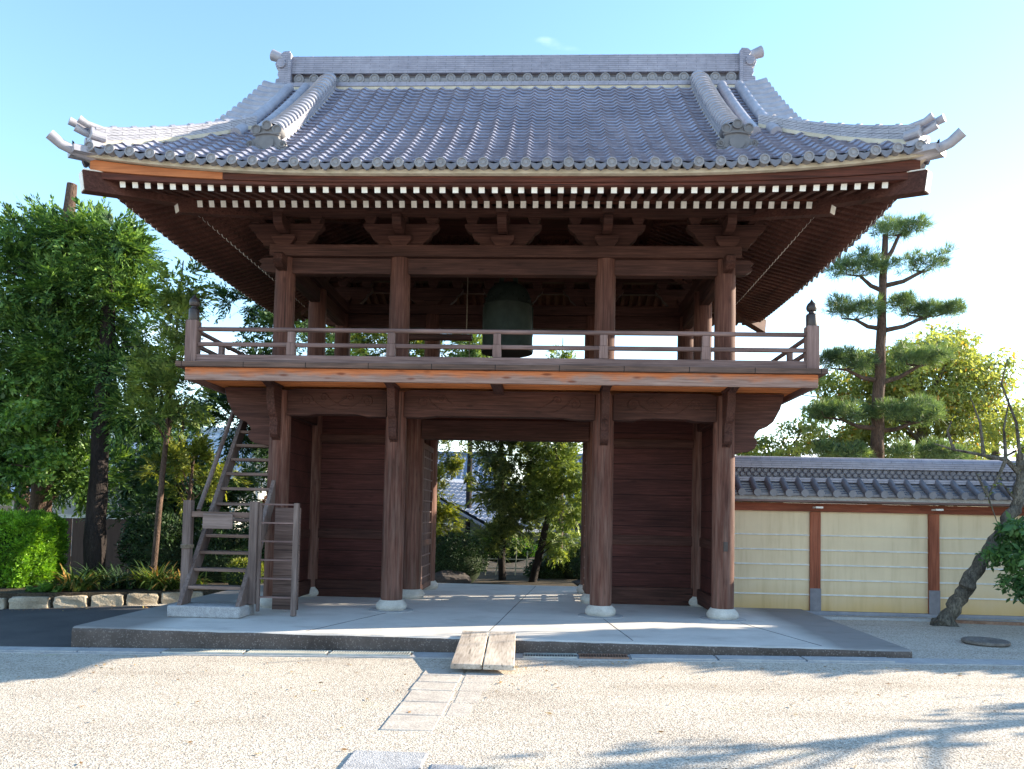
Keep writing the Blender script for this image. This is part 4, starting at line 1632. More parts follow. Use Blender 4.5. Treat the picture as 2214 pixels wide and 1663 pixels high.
for k in range(4):
    a = math.pi / 2 * k
    mb.box(0.43 * math.cos(a) - 0.02, 0.43 * math.cos(a) + 0.02, 0.43 * math.sin(a) - 0.02, 0.43 * math.sin(a) + 0.02, 0.34, 0.82)
mb.build("vertical_bands", BRONZE, bell, bevel=0.005)
mb = MB().tube([(-0.13, 0, 1.22), (-0.12, 0, 1.36), (-0.05, 0, 1.44), (0.05, 0, 1.44), (0.12, 0, 1.36), (0.13, 0, 1.22)], 0.045, 10)
mb.build("crown", BRONZE, bell, smooth=True)
MB().tube([(0, 0, 1.42), (0, 0, 1.60)], 0.03, 10).build("hook", BLACK, bell, smooth=True)

# ---- striking log on ropes
log = empty("striking_log", (-1.33, YM, 4.63))
tag(log, "horizontal dark wooden striking log hung on thin ropes left of the bell", "bell striker")
MB().tube([(-0.72, 0, 0), (0.70, 0, 0)], 0.062, 14).build("log", W_BEAM, log, smooth=True)
for dx in (-0.55, 0.60):
    MB().tube([(dx, 0, 0.06), (dx, 0, 1.33)], 0.010, 6).build("rope", ROPE, log)
MB().tube([(0.66, 0, -0.05), (0.66, -0.02, -0.32), (0.67, 0, -0.5)], 0.008, 6).build("pull_rope", ROPE, log)

# ---- stair with barrier
blk = MB().box(-4.42, -3.40, -1.42, -0.86, 0.003, 0.162).build("granite_block", GRANITE, bevel=0.02)
tag(blk, "rough grey granite block under the foot of the wooden stair", "stone block")
st = empty("wooden_stair", (-3.88, -1.2, 0.162))
tag(st, "steep weathered grey wooden open-tread stair left of the gate leading to the balcony", "stair")


def stp(mb, name, mat, label=None, parent=None, **k):
    o = mb.build(name, mat, None, **k)
    o.parent = parent or st
    o.matrix_parent_inverse = Matrix.Translation(st.location).inverted() if parent is None else Matrix.Identity(4)
    if label:
        o['label'] = label
    return o


def sy_(z):
    return -1.30 + (z - 0.16) / 1.45


for x in (-4.265, -3.445):
    mb = MB()
    z1 = 3.62
    mb.prism([(sy_(0.163) - 0.10, 0.163), (sy_(0.163) + 0.16, 0.163), (sy_(z1) + 0.13, z1), (sy_(z1) - 0.10, z1)], 'x', x - 0.032, x + 0.032)
    stp(mb, "stringer", W_GREY, bevel=0.005)
tr0 = None
for i in range(14):
    z = 0.415 + 0.236 * i
    loc = (-3.855 - st.location.x, sy_(z) - st.location.y, z - st.location.z)
    if tr0 is None:
        tr0 = MB().box(-0.376, 0.376, -0.09, 0.15, -0.045, 0.0).build("tread", W_TREAD, st, bevel=0.004)
        tr0.location = loc
    else:
        copy_to(tr0, st, loc)
for x, y in ((-4.335, -1.06), (-3.375, -1.06)):
    stp(MB().box(x - 0.058, x + 0.058, y - 0.058, y + 0.058, 0.163, 1.61), "post", W_GREY, bevel=0.008)
stp(MB().tube([(-4.36, sy_(1.0) + 0.03, 1.47), (-4.36, sy_(2.85) + 0.03, 3.32)], 0.034, 10), "handrail", W_GREY, smooth=True)
stp(MB().box(-4.276, -3.434, -1.10, -1.06, 1.375, 1.455), "crossbar", W_TREAD, bevel=0.005)
stp(MB().box(-4.09, -3.665, -1.145, -1.104, 1.215, 1.425), "notice_board", wood("old_board", (0.11, 0.085, 0.075), (0.18, 0.14, 0.125), (0.26, 0.21, 0.19), 'x'), label="blank weathered plank hung on the crossbar", bevel=0.006)
for x in (-4.335, -3.375):
    mb = MB()
    for k in range(3):
        mb.lathe([(0.085, 0.93 + 0.018 * k), (0.093, 0.94 + 0.018 * k), (0.085, 0.95 + 0.018 * k)], (x, -1.06, 0), 10)
    stp(mb, "rope_wrap", ROPE) if x < -4 else None
leaf = empty("ladder_gate", (-3.03, -1.04, 0.03))
tag(leaf, "ladder-like slatted wooden gate leaf folded open right of the stair post", "gate")
MB().box(-0.285, -0.245, -0.03, 0.03, 0.03, 1.56).build("stile", W_GREY, leaf, bevel=0.005)
MB().box(0.215, 0.285, -0.035, 0.035, -0.02, 1.57).build("stile", W_GREY, leaf, bevel=0.006)
for k in range(6):
    z = 0.235 + 0.262 * k
    MB().box(-0.243, 0.213, -0.022, 0.022, z - 0.011, z + 0.011).build("slat", W_RAIL, leaf)
# plain plank screen standing just behind the open leaf
scr = MB()
for k in range(6):
    z = 0.04 + 0.25 * k
    scr.box(-3.24, -2.86, -0.62, -0.59, z, z + 0.243)
so_ = tag(scr.build("plank_screen", wood("screen_wood", (0.075, 0.05, 0.043), (0.125, 0.085, 0.073), (0.19, 0.14, 0.12), 'x', knots=0.5)), "low brown plank screen behind the slatted gate leaf at the first column", "screen")

# ---- plank ramp and paving slabs, drains
rp = empty("plank_ramp", (0.08, -3.0, -0.1))
tag(rp, "short pale wooden plank ramp bridging the gutter up to the platform", "ramp")
for x0, x1, xa, xb in ((-0.325, -0.005, -0.300, 0.030), (0.012, 0.330, 0.045, 0.375)):
    q = MB().add([(xb_, y, z) for xb_, y, z in ((xa, -0.66, -0.035), (xb, -0.66, -0.035), (xb, -0.66, 0.02), (xa, -0.66, 0.02), (x0, 0.70, 0.115), (x1, 0.70, 0.115), (x1, 0.70, 0.165), (x0, 0.70, 0.165))],
                 [(0, 1, 2, 3), (7, 6, 5, 4), (0, 4, 5, 1), (1, 5, 6, 2), (2, 6, 7, 3), (3, 7, 4, 0)])
    q.build("board", W_RAMP, rp, bevel=0.008)
rs = random.Random(4)
slabs = []
yrow = [-3.46, -3.80, -4.12, -4.48, -4.93, -5.38, -5.84]
for r in range(6):
    for cidx, (x0, x1) in enumerate(((-0.50, -0.075), (-0.045, 0.39))):
        if r == 5 and cidx == 1:
            continue
        w = rs.uniform(-0.012, 0.012)
        z = zg(0) + 0.005 - 0.0006 * r
        o = MB().box(x0 + w, x1 + w, yrow[r + 1] + 0.012, yrow[r], z - 0.05, z).build("paving_slab", SLAB, bevel=0.012)
        tag(o, "%s paving slab in the %s row below the plank ramp" % ("left" if cidx == 0 else "right", ORD[r]), "paving slab", "stone slabs let into the gravel path")
for lab, x0, x1, y0, y1 in (("large pale slab lying alone in the gravel nearest the viewer", -0.56, -0.02, -6.98, -6.38), ("small half-buried slab right of the nearest pale slab", 0.02, 0.27, -7.05, -6.62)):
    o = MB().box(x0, x1, y0, y1, zg(0) - 0.05, zg(0) + 0.010).build("paving_slab", GRANITE, bevel=0.02)
    tag(o, lab, "paving slab", "stone slabs let into the gravel path")


def grate(x0, x1, label, rust=False):
    """steel drain grating with its bars running across the gutter"""
    t = empty("drain_grating", ((x0 + x1) / 2, -2.665, 0))
    tag(t, label, "drain grating", "drain gratings along the platform foot")
    fr, br = MB(), MB()
    xm = (x0 + x1) / 2
    for ya, yb in ((-0.115, -0.100), (0.100, 0.115)):
        fr.bar((x0 - xm, (ya + yb) / 2, zg(x0) + 0.022), (x1 - xm, (ya + yb) / 2, zg(x1) + 0.022), 0.015, 0.02)
    fr.build("frame", RUSTY if rust else STEEL, t)
    x = x0 + 0.015
    while x < x1 - 0.01:
        br.bar((x - xm, -0.0995, zg(x) + 0.023), (x - xm, 0.0995, zg(x) + 0.023), 0.009, 0.016)
        x += 0.032
    br.build("bars", RUSTY if rust else STEEL, t)
    MB().bar((x0 - xm, 0, zg(x0) + 0.0135), (x1 - xm, 0, zg(x1) + 0.0135), 0.198, 0.002).build("drain_shade_sheet", BLACK, t)  # black sheet close under the bars, its colour stands for the drain's shaded depth


for k, (x0, x1) in enumerate(((-1.78, -0.80), (-2.78, -1.80), (-3.78, -2.80))):
    grate(x0, x1, "grey steel drain grating, %s one left of the plank ramp" % ORD[k])
grate(0.52, 1.15, "grey steel drain grating right of the plank ramp")
grate(1.17, 1.75, "rust-brown drain grating, second one right of the plank ramp", True)
for k, (x0, x1) in enumerate(((-4.80, -3.80), (-5.82, -4.82))):
    o = MB().bar((x0, -2.665, zg(x0) + 0.020), (x1, -2.665, zg(x1) + 0.020), 0.24, 0.018).build("drain_cover", SAND)
    tag(o, "flat concrete drain cover, %s one left of the steel gratings" % ORD[k], "drain cover", "concrete drain covers")
for k, (x0, x1) in enumerate(((1.78, 2.75), (2.78, 3.75), (3.78, 4.75))):
    o = MB().bar((x0, -2.665, zg(x0) + 0.020), (x1, -2.665, zg(x1) + 0.020), 0.24, 0.018).build("drain_cover", SAND)
    tag(o, "flat concrete drain cover, %s one right of the rusty grating" % ORD[k], "drain cover", "concrete drain covers")

# ---- stone ring in the gravel
rg = MB().lathe([(0.14, 0.0), (0.26, 0.0), (0.285, 0.02), (0.285, 0.045), (0.26, 0.06), (0.19, 0.055), (0.15, 0.03)], (6.60, -1.25, zg(6) + 0.0), 28)
tag(rg.build("stone_ring", mottled("old_ring", (0.10, 0.085, 0.075), (0.2, 0.175, 0.155), 8, 0.95, fine=(60, 0.3)), smooth=True), "flat dark brown ring lying in the shaded gravel at right", "ring")
bar_ = MB().bar((7.25, 0.90, zg(6) + 0.02), (8.4, 0.80, zg(6) + 0.02), 0.09, 0.05).build("rusty_bar", RUSTY)
tag(bar_, "reddish brown bar lying on the edging right of the leaning tree", "bar")

# ---- kerb stones of the planting bed
ks = [(-10.6, -9.35, 0.72, 1.14), (-9.33, -8.62, 1.12, 1.31), (-8.58, -7.98, 1.33, 1.52), (-7.94, -7.45, 1.56, 1.76), (-7.41, -6.93, 1.80, 2.02), (-6.90, -6.42, 2.05, 2.28), (-6.39, -5.75, 2.30, 2.66)]
kl = ["long pale kerb stone at the far left end of the planting bed", "broad rounded kerb stone below the clipped bright hedge", "squared tan kerb stone right of the one below the hedge", "whitish kerb stone below the strap-leaved plant",
      "tilted pale kerb stone in the middle of the bed edge", "grey-tan kerb stone second from the stair", "kerb stone nearest the wooden stair, partly under leaves"]
rk = random.Random(9)
for (x0, x1, y0, y1), lb in zip(ks, kl):
    p, q = Vector((x0, y0, 0)), Vector((x1, y1, 0))
    d = (q - p).normalized()
    n_ = Vector((-d.y, d.x, 0))
    zb0 = zg(x0)
    bm = bmesh.new()
    L = (q - p).length
    bmesh.ops.create_cube(bm, size=1)
    bmesh.ops.subdivide_edges(bm, edges=bm.edges, cuts=3, use_grid_fill=True)
    for v in bm.verts:
        c = v.co
        r = 1 - 0.05 * (abs(c.x * 2) ** 6 + abs(c.z * 2) ** 6) * 0.5
        k = Vector((c.x * L * r, c.y * 0.30 * r, c.z * 0.24 * (1 - 0.08 * abs(c.x * 2) ** 4)))
        k += Vector((rk.uniform(-1, 1), rk.uniform(-1, 1), rk.uniform(-1, 1))) * 0.014
        w_ = p + d * (L / 2 + k.x) + n_ * (k.y + 0.02)
        v.co = (w_.x, w_.y, zb0 + 0.09 + k.z)
    me = bpy.data.meshes.new("kerb_stone")
    bm.to_mesh(me)
    bm.free()
    me.materials.append(KERB)
    o = bpy.data.objects.new("kerb_stone", me)
    COL.objects.link(o)
    bv = o.modifiers.new("bevel", 'BEVEL')
    bv.width = 0.018
    bv.segments = 2
    bv.angle_limit = rad(38)
    tag(o, lb, "kerb stone", "rough kerb stones along the planting bed")

# ================================================================== ochre boundary wall
bw = empty("boundary_wall", (8, YM, 0))
tag(bw, "ochre plastered wall with white lines, red posts and dark tiled coping right of the gate", "wall")


def wp(mb, name, mat, parent=None, label=None, **k):
    o = mb.build(name, mat, None, **k)
    if parent is None:
        o.parent = bw
        o.matrix_parent_inverse = Matrix.Translation(bw.location).inverted()
    else:
        o.parent = parent
    if label:
        o['label'] = label
    return o


WX0, WX1, WY = O + 0.172, 15.0, YM
wp(MB().box(WX0, WX1, WY - 0.12, WY + 0.12, -0.02, 1.66), "plaster_panel", PLASTER)
wp(MB().box(WX0, WX1, WY - 0.17, WY + 0.17, -0.4, -0.022), "footing", mottled("footing_grey", (0.22, 0.22, 0.25), (0.32, 0.32, 0.35), 6, 0.9), bevel=0.01)
for k in range(5):
    z = 0.235 + 0.252 * k
    wp(MB().prism([(WY - 0.1205, z), (WY - 0.143, z + 0.004), (WY - 0.1205, z + 0.026)], 'x', WX0, WX1), "white_line", WHITE)
for x in (5.33, 7.30, 9.27, 11.24, 13.21):
    p_ = wp(MB().box(x - 0.088, x + 0.088, WY - 0.17, WY - 0.121, -0.02, 1.655), "wall_post", W_REDZ, bevel=0.006)
    wp(MB().box(x - 0.092, x + 0.092, WY - 0.176, WY - 0.168, -0.018, 0.37 + 0.04 * math.sin(x * 3)), "metal_sleeve", COVER, p_)
    o = p_
    wp(MB().box(x - 0.06, x + 0.06, WY - 0.36, WY - 0.20, 1.715, 1.745), "white_cap", WHITE, p_)
wp(MB().box(WX0, WX1, WY - 0.20, WY + 0.20, 1.66, 1.80), "wall_plate", W_RED, bevel=0.006)
wp(MB().box(WX0, WX1, WY - 0.46, WY + 0.46, 1.815, 1.845), "eave_board", W_RAIL)
wp(MB().box(WX0, WX1, WY - 0.44, WY + 0.44, 1.847, 1.912), "coping_mortar", SAND)


def wz(d):
    """height of the coping surface at distance d from the ridge plane"""
    return 2.20 - 0.78 * (d - 0.10) + 0.36 * (d - 0.10) ** 2


for s in (-1, 1):
    mb = MB()
    ds = [0.08 + i * (0.52 - 0.08) / 6 for i in range(7)]
    vs = []
    for i, d in enumerate(ds[:-1]):
        for dd, lf in ((ds[i], 0.0), (ds[i + 1], 0.022)):
            vs += [(WX0, WY + s * dd, wz(dd) + lf), (WX1, WY + s * dd, wz(dd) + lf)]
    vs += [(WX0, WY + s * 0.52, wz(0.52) - 0.02), (WX1, WY + s * 0.52, wz(0.52) - 0.02), (WX0, WY + s * 0.1, wz(0.52) - 0.02), (WX1, WY + s * 0.1, wz(0.52) - 0.02)]
    fs = [(2 * i, 2 * i + 1, 2 * i + 3, 2 * i + 2) for i in range(len(vs) // 2 - 1)]
    wp(mb.add(vs, fs), "coping_tiles", TILE_D)
roll = MB()
roll.tube([(0, -(0.13 + 0.41 * i / 6), wz(0.13 + 0.41 * i / 6) + 0.035) for i in range(7)], 0.052, 14)
roll.lathe([(0.03, -0.575), (0.062, -0.575), (0.062, -0.53), (0.03, -0.53)], (0, 0, wz(0.545) + 0.035), 16, 'y')
r0 = wp(roll, "coping_roll", TILE_D, smooth=True)
x = WX0 + 0.13
first = True
while x < WX1:
    if first:
        r0.location = (x, WY, 0)
        first = False
    else:
        copy_to(r0, bw, (x, WY, 0))
    x += 0.258
mb = MB()
mb.box(WX0, WX1, WY - 0.20, WY + 0.20, 2.165, 2.20).box(WX0, WX1, WY - 0.185, WY + 0.185, 2.203, 2.238)
mb.box(WX0, WX1, WY - 0.165, WY + 0.165, 2.40, 2.437).box(WX0, WX1, WY - 0.155, WY + 0.155, 2.44, 2.475)
mb.box(WX0, WX1, WY - 0.13, WY + 0.13, 2.478, 2.512)
wp(mb, "coping_ridge", TILE_R)
wp(MB().box(WX0, WX1, WY - 0.10, WY + 0.10, 2.24, 2.398), "coping_core", TILE_D)
wp(MB().tube([(WX0, WY, 2.515), (WX1, WY, 2.515)], 0.09, 14), "coping_cap", TILE_R, smooth=True)
band = MB()
x = WX0 + 0.06
while x < WX1:
    band.lathe([(0.030, WY - 0.125), (0.040, WY - 0.135), (0.050, WY - 0.125), (0.050, WY - 0.101), (0.030, WY - 0.101)], (x, 0, 2.29), 10, 'y')
    band.lathe([(0.030, WY - 0.125), (0.040, WY - 0.135), (0.050, WY - 0.125), (0.050, WY - 0.101), (0.030, WY - 0.101)], (x + 0.056, 0, 2.355), 10, 'y')
    x += 0.112
wp(band, "ring_band", TILE_D, smooth=True)

# ================================================================== houses and fences behind
WALLC = mottled("house_plaster", (0.42, 0.41, 0.38), (0.52, 0.51, 0.47), 1.5, 0.9)
WALLG = mottled("house_dark_wall", (0.10, 0.11, 0.085), (0.16, 0.165, 0.125), 2.0, 0.9)
GLASS = mottled("window_glass", (0.03, 0.035, 0.04), (0.06, 0.065, 0.07), 2.0, 0.12, 0.6)
TILE_B = tile_mat("blue_grey_tile", (0.16, 0.19, 0.27), 0.35)
SHEET = mottled("pale_sheet_roof", (0.40, 0.42, 0.45), (0.52, 0.54, 0.57), 1.5, 0.5)


def house(name, label, cx, cy, w, d, h, rise, z0, wall, roof, rot=0.0, wins=(), over=0.5, tile=True, gable_x=False):
    t = empty(name, (cx, cy, z0))
    t.rotation_euler = (0, 0, rot)
    tag(t, label, "house")
    if gable_x:   # gables on the left and right, ridge along x
        poly = [(-d / 2, 0), (d / 2, 0), (d / 2, h), (0, h + rise), (-d / 2, h)]
        MB().prism(poly, 'x', -w / 2, w / 2).build("wall", wall, t)
    else:
        poly = [(-w / 2, 0), (w / 2, 0), (w / 2, h), (0, h + rise), (-w / 2, h)]
        MB().prism(poly, 'y', -d / 2, d / 2).build("wall", wall, t)
    half, length = ((d / 2, w) if gable_x else (w / 2, d))
    mb = MB()
    sl = rise / half
    for s in (-1, 1):
        nr, nc = 12, int((length + 2 * over) / 0.30)
        vs, fs = [], []
        xs_ = [-(length / 2 + over) + i * (length + 2 * over) / (nc * 4) for i in range(nc * 4 + 1)]
        for k in range(nr):
            for f_, lf in ((k / nr, 0.03), ((k + 1) / nr, 0.0)):
                u = (half + over) * (1 - f_)
                for i, x_ in enumerate(xs_):
                    z = h + rise - u * sl + 0.12 + lf + (0.035 * (1 + math.cos(i * math.pi / 2)) if tile else 0.0)
                    vs.append((x_, s * u, z) if gable_x else (s * u, x_, z))
        wdt = len(xs_)
        for r in range(2 * nr - 1):
            for i in range(wdt - 1):
                fs.append((r * wdt + i, r * wdt + i + 1, (r + 1) * wdt + i + 1, (r + 1) * wdt + i))
        mb.add(vs, fs)
        # underside and verge boards
        u = half + over
        a, b = -(length / 2 + over), length / 2 + over
        zt, ze = h + rise + 0.08, h + rise - u * sl + 0.08
        pts = [(a, s * u, ze), (b, s * u, ze), (b, 0, zt), (a, 0, zt), (a, s * u, ze - 0.12), (b, s * u, ze - 0.12), (b, 0, zt - 0.12), (a, 0, zt - 0.12)]
        if not gable_x:
            pts = [(q[1], q[0], q[2]) for q in pts]
        mb.add(pts, [(0, 1, 5, 4), (1, 2, 6, 5), (2, 3, 7, 6), (3, 0, 4, 7), (4, 5, 6, 7)])
    ro = mb.build("roof", roof, t)
    rc = MB().tube([(-(length / 2 + over), 0, h + rise + 0.17), (length / 2 + over, 0, h + rise + 0.17)] if gable_x else [(0, -(length / 2 + over), h + rise + 0.17), (0, length / 2 + over, h + rise + 0.17)], 0.13, 10)
    rc.build("ridge_tiles", roof, ro)
    for x_, z_, ww, hh in wins:
        f_ = MB().box(x_ - ww / 2, x_ + ww / 2, -d / 2 - 0.05, -d / 2 - 0.005, z_, z_ + hh).build("window", WHITE, t)
        MB().box(x_ - ww / 2 + 0.06, x_ + ww / 2 - 0.06, -d / 2 - 0.056, -d / 2 - 0.051, z_ + 0.06, z_ + hh - 0.06).build("pane", GLASS, f_)
    return t


house("garden_house", "house with blue-grey tiled roof and dark gable wall seen through the gate", -2.6, 22.5, 8.0, 7.0, 1.4, 1.6, -0.3, WALLG, TILE_B, rot=-0.62, over=0.6, gable_x=False, wins=((1.6, 0.5, 1.0, 0.9),))
house("rear_house", "taller tiled roof rising behind the dark gabled house at the left of the gateway view", -6.2, 33.0, 8.0, 6.0, 3.1, 2.0, -0.3, WALLG, TILE_B, gable_x=True, wins=((-1.5, 1.6, 1.2, 1.0), (1.5, 1.6, 1.2, 1.0)))
house("neighbour_house", "grey tiled house behind the bamboo fence, right of the dark gable", 4.5, 24.0, 7.0, 6.0, 2.6, 1.8, -0.3, mottled("aged_plaster", (0.24, 0.235, 0.21), (0.33, 0.32, 0.29), 1.5, 0.9), TILE_B, gable_x=True, wins=((-2.4, 1.0, 1.4, 1.2), (-0.4, 1.0, 1.4, 1.2)))
house("pale_house", "pale grey house glimpsed between the tree trunks left of the stair", -15.5, 19.0, 9.0, 7.0, 2.9, 1.9, -0.3, WALLC, SHEET, gable_x=True, tile=False, wins=((1.5, 1.0, 1.6, 1.1), (3.4, 1.0, 1.0, 1.1)))
house("flat_shed", "low pale shed behind the brown fence at far left", -19.5, 15.5, 7.0, 5.0, 2.2, 0.7, -0.3, WALLC, SHEET, gable_x=True, tile=False, wins=((2.0, 0.9, 1.2, 0.9),))
# brown panel fence
bf = empty("panel_fence", (-14, 8.6, -0.3))
tag(bf, "brown panel fence with a metal top rail behind the clipped hedge", "fence")
PF = mottled("brown_panel", (0.055, 0.030, 0.022), (0.085, 0.05, 0.038), 2, 0.7, scale=(6, 6, 0.6))
for k in range(6):
    MB().box(-4.5 + 1.6 * k, -4.5 + 1.6 * k + 1.56, -0.02, 0.02, 0.0, 1.45).build("panel", PF, bf)
MB().box(-4.6, 5.1, -0.035, 0.035, 1.455, 1.50).box(-4.6, 5.1, -0.035, 0.035, 1.52, 1.545).build("top_rail", STEEL, bf)
# bamboo fence in the rear garden
bb = empty("bamboo_fence", (0.2, 9.6, -0.25))
tag(bb, "thin pale bamboo lattice fence in the garden behind the gate", "fence")
BAM = mottled("bamboo", (0.30, 0.27, 0.17), (0.50, 0.46, 0.34), 8, 0.6)
rb = random.Random(3)
for k in range(15):
    x = -1.7 + 0.28 * k
    MB().tube([(x, rb.uniform(-0.05, 0.05), -0.1), (x + rb.uniform(-0.12, 0.12), 0, rb.uniform(0.55, 0.85))], 0.016, 6).build("upright", BAM, bb)
for z in (0.25, 0.5):
    MB().tube([(-1.8, 0.025, z), (2.4, 0.025, z + 0.03)], 0.015, 6).build("cross_pole", BAM, bb)
# stones in the rear garden
def boulder(label, c, r, seed, mat=None):
    bm = bmesh.new()
    bmesh.ops.create_icosphere(bm, subdivisions=3, radius=1)
    rr = random.Random(seed)
    offs = [Vector((rr.uniform(-1, 1), rr.uniform(-1, 1), rr.uniform(-1, 1))).normalized() for _ in range(9)]
    for v in bm.verts:
        k = 1.0
        for o_ in offs:
            d_ = v.co.dot(o_)
            if d_ > 0.72:
                k = min(k, 0.72 / d_)
        v.co = Vector((v.co.x * r[0], v.co.y * r[1], v.co.z * r[2])) * k + Vector(c)
    me = bpy.data.meshes.new("garden_stone")
    bm.to_mesh(me)
    bm.free()
    me.materials.append(mat or mottled("dark_rock", (0.05, 0.042, 0.04), (0.11, 0.095, 0.088), 4, 0.9, fine=(30, 0.3)))
    o = bpy.data.objects.new("garden_stone", me)
    COL.objects.link(o)
    tag(o, label, "stone")


boulder("flat-topped brown stone at the foot of the round shrub behind the gate", (-1.38, 5.45, -0.02), (0.48, 0.3, 0.26), 1)
boulder("small flat stone below the dark shrub at the right of the gateway", (1.75, 5.6, 0.0), (0.5, 0.3, 0.12), 2)
# ================================================================== plants
def leaves(name, P, Dv, Nv, L, W, mat, parent, kink=0.0):
    """one mesh of pointed leaves: base point P, axis Dv, face normal Nv, length L, width W (numpy arrays)"""
    n = len(P)
    Dv = Dv / (np.linalg.norm(Dv, axis=1, keepdims=True) + 1e-9)
    B = np.cross(Dv, Nv)
    B /= (np.linalg.norm(B, axis=1, keepdims=True) + 1e-9)
    L = np.broadcast_to(np.asarray(L, float), (n,))[:, None]
    W = np.broadcast_to(np.asarray(W, float), (n,))[:, None]
    mid = P + Dv * L * 0.45
    V = np.empty((n, 4, 3))
    V[:, 0] = P
    V[:, 1] = mid + B * W * 0.5
    V[:, 2] = P + Dv * L
    V[:, 3] = mid - B * W * 0.5
    if kink:
        V[:, 2, 2] -= kink * L[:, 0]
    me = bpy.data.meshes.new(name)
    me.vertices.add(4 * n)
    me.vertices.foreach_set('co', V.reshape(-1).astype(np.float32))
    me.loops.add(4 * n)
    me.loops.foreach_set('vertex_index', np.arange(4 * n, dtype=np.int32))
    me.polygons.add(n)
    me.polygons.foreach_set('loop_start', np.arange(0, 4 * n, 4, dtype=np.int32))
    me.polygons.foreach_set('loop_total', np.full(n, 4, dtype=np.int32))
    me.update(calc_edges=True)
    me.materials.append(mat)
    o = bpy.data.objects.new(name, me)
    COL.objects.link(o)
    o.parent = parent
    return o


def unit(v):
    return v / (np.linalg.norm(v, axis=-1, keepdims=True) + 1e-9)


def blob(r, n, rr, shell=0.35):
    """n points in an ellipsoid of radii rr, denser towards its outside"""
    d = unit(r.normal(size=(n, 3)))
    q = r.random(n) ** shell
    return d * q[:, None] * np.array(rr), d


def frond_cloud(seed, clumps, sprays, per, length, leaf, droop=0.25, up=0.1):
    """conifer sprays: short axes that point outwards, each carrying flat rows of small leaflets"""
    r = np.random.default_rng(seed)
    Ps, Ds, Ns, Ls, Ws = [], [], [], [], []
    for c, rr, dens in clumps:
        n = max(4, int(sprays * dens))
        # uneven lobes: spray origins gather round a few sub-centres
        k = max(5, int(n / 17))
        sub, sd = blob(r, k, rr, 0.45)
        pick = r.integers(0, k, n)
        lob = min(rr) * 0.30
        off, od = blob(r, n, (lob, lob, lob * 0.8), 0.5)
        base = np.array(c) + sub[pick] + off
        out = unit(sd[pick] * 0.8 + od * 0.7 + r.normal(size=(n, 3)) * 0.35)
        out[:, 2] += up - droop * r.random(n)
        out = unit(out)
        L = length * (0.6 + 0.8 * r.random(n))
        sc_ = np.exp(r.normal(size=n) * 0.30)
        side = unit(np.cross(out, np.array([0, 0, 1.0]) + r.normal(size=(n, 3)) * 0.4))
        nor = unit(np.cross(side, out))
        for j in range(per):
            t = (j + 0.5) / per
            sg = 1 if j % 2 else -1
            p = base + out * (L * t)[:, None]
            p[:, 2] -= droop * 0.5 * L * t * t
            d = unit(out * (0.55 + 0.7 * t) + side * sg * (0.9 - 0.6 * t) + r.normal(size=(n, 3)) * 0.18)
            nn = unit(nor + r.normal(size=(n, 3)) * 0.35)
            Ps.append(p)
            Ds.append(d)
            Ns.append(nn)
            Ls.append(leaf[0] * sc_ * (0.7 + 0.6 * r.random(n)) * (1.15 - 0.5 * t))
            Ws.append(leaf[1] * sc_ * (0.7 + 0.6 * r.random(n)))
    return np.concatenate(Ps), np.concatenate(Ds), np.concatenate(Ns), np.concatenate(Ls), np.concatenate(Ws)


def leaf_cloud(seed, clumps, count, leaf, lobes=10, hang=0.35, lob=0.42, shell=0.4):
    r = np.random.default_rng(seed)
    Ps, Ds, Ns, Ls, Ws = [], [], [], [], []
    for c, rr, dens in clumps:
        n = int(count * dens)
        k = max(3, int(lobes * dens))
        sub, sd = blob(r, k, rr, 0.5)
        pick = r.integers(0, k, n)
        lb = np.array(rr) * lob
        off, od = blob(r, n, lb, shell)
        Ps.append(np.array(c) + sub[pick] + off)
        d = unit(od * 0.5 + r.normal(size=(n, 3)))
        d[:, 2] -= hang
        Ds.append(unit(d))
        Ns.append(unit(r.normal(size=(n, 3)) + np.array([0, 0, 0.7])))
        sc_ = np.exp(r.normal(size=n) * 0.32)
        Ls.append(leaf[0] * sc_)
        Ws.append(leaf[1] * sc_ * (0.8 + 0.4 * r.random(n)))
    return np.concatenate(Ps), np.concatenate(Ds), np.concatenate(Ns), np.concatenate(Ls), np.concatenate(Ws)


def trunk_mesh(mb, pts, radii, seed, n=12, sub=6, wob=0.12):
    r = random.Random(seed)
    path, rs = [], []
    for i in range(len(pts) - 1):
        for k in range(sub):
            t = k / sub
            p = Vector(pts[i]).lerp(Vector(pts[i + 1]), t)
            rr = radii[i] + (radii[i + 1] - radii[i]) * t
            p += Vector((r.uniform(-1, 1), r.uniform(-1, 1), 0)) * rr * wob
            path.append(p)
            rs.append(rr * r.uniform(0.93, 1.08))
    path.append(Vector(pts[-1]))
    rs.append(radii[-1])
    return mb.tube(path, rs, n)


def tree(name, label, base, cat="tree", group=None):
    t = empty(name, base)
    tag(t, label, cat, group)
    return t


def under(o, t):
    o.parent = t
    o.matrix_parent_inverse = Matrix.Translation(t.location).inverted()
    return o


def limbs(mb, tr_pts, tr_r, clumps, seed, r0=0.035, per=2):
    """boughs from the trunk line to the clumps"""
    r = random.Random(seed)
    for c, rr, dens in clumps:
        for _ in range(per):
            tgt = Vector(c) + Vector((r.uniform(-1, 1) * rr[0], r.uniform(-1, 1) * rr[1], r.uniform(-0.6, 0.6) * rr[2])) * 0.8
            best = min((Vector(tr_pts[i]).lerp(Vector(tr_pts[i + 1]), k / 8) for i in range(len(tr_pts) - 1) for k in range(9)), key=lambda p: (p - tgt + Vector((0, 0, 0.5))).length)
            mid = best.lerp(tgt, 0.5) + Vector((r.uniform(-.1, .1), r.uniform(-.1, .1), 0.12))
            mb.tube([best, mid, tgt], [r0, r0 * 0.7, r0 * 0.2], 6)


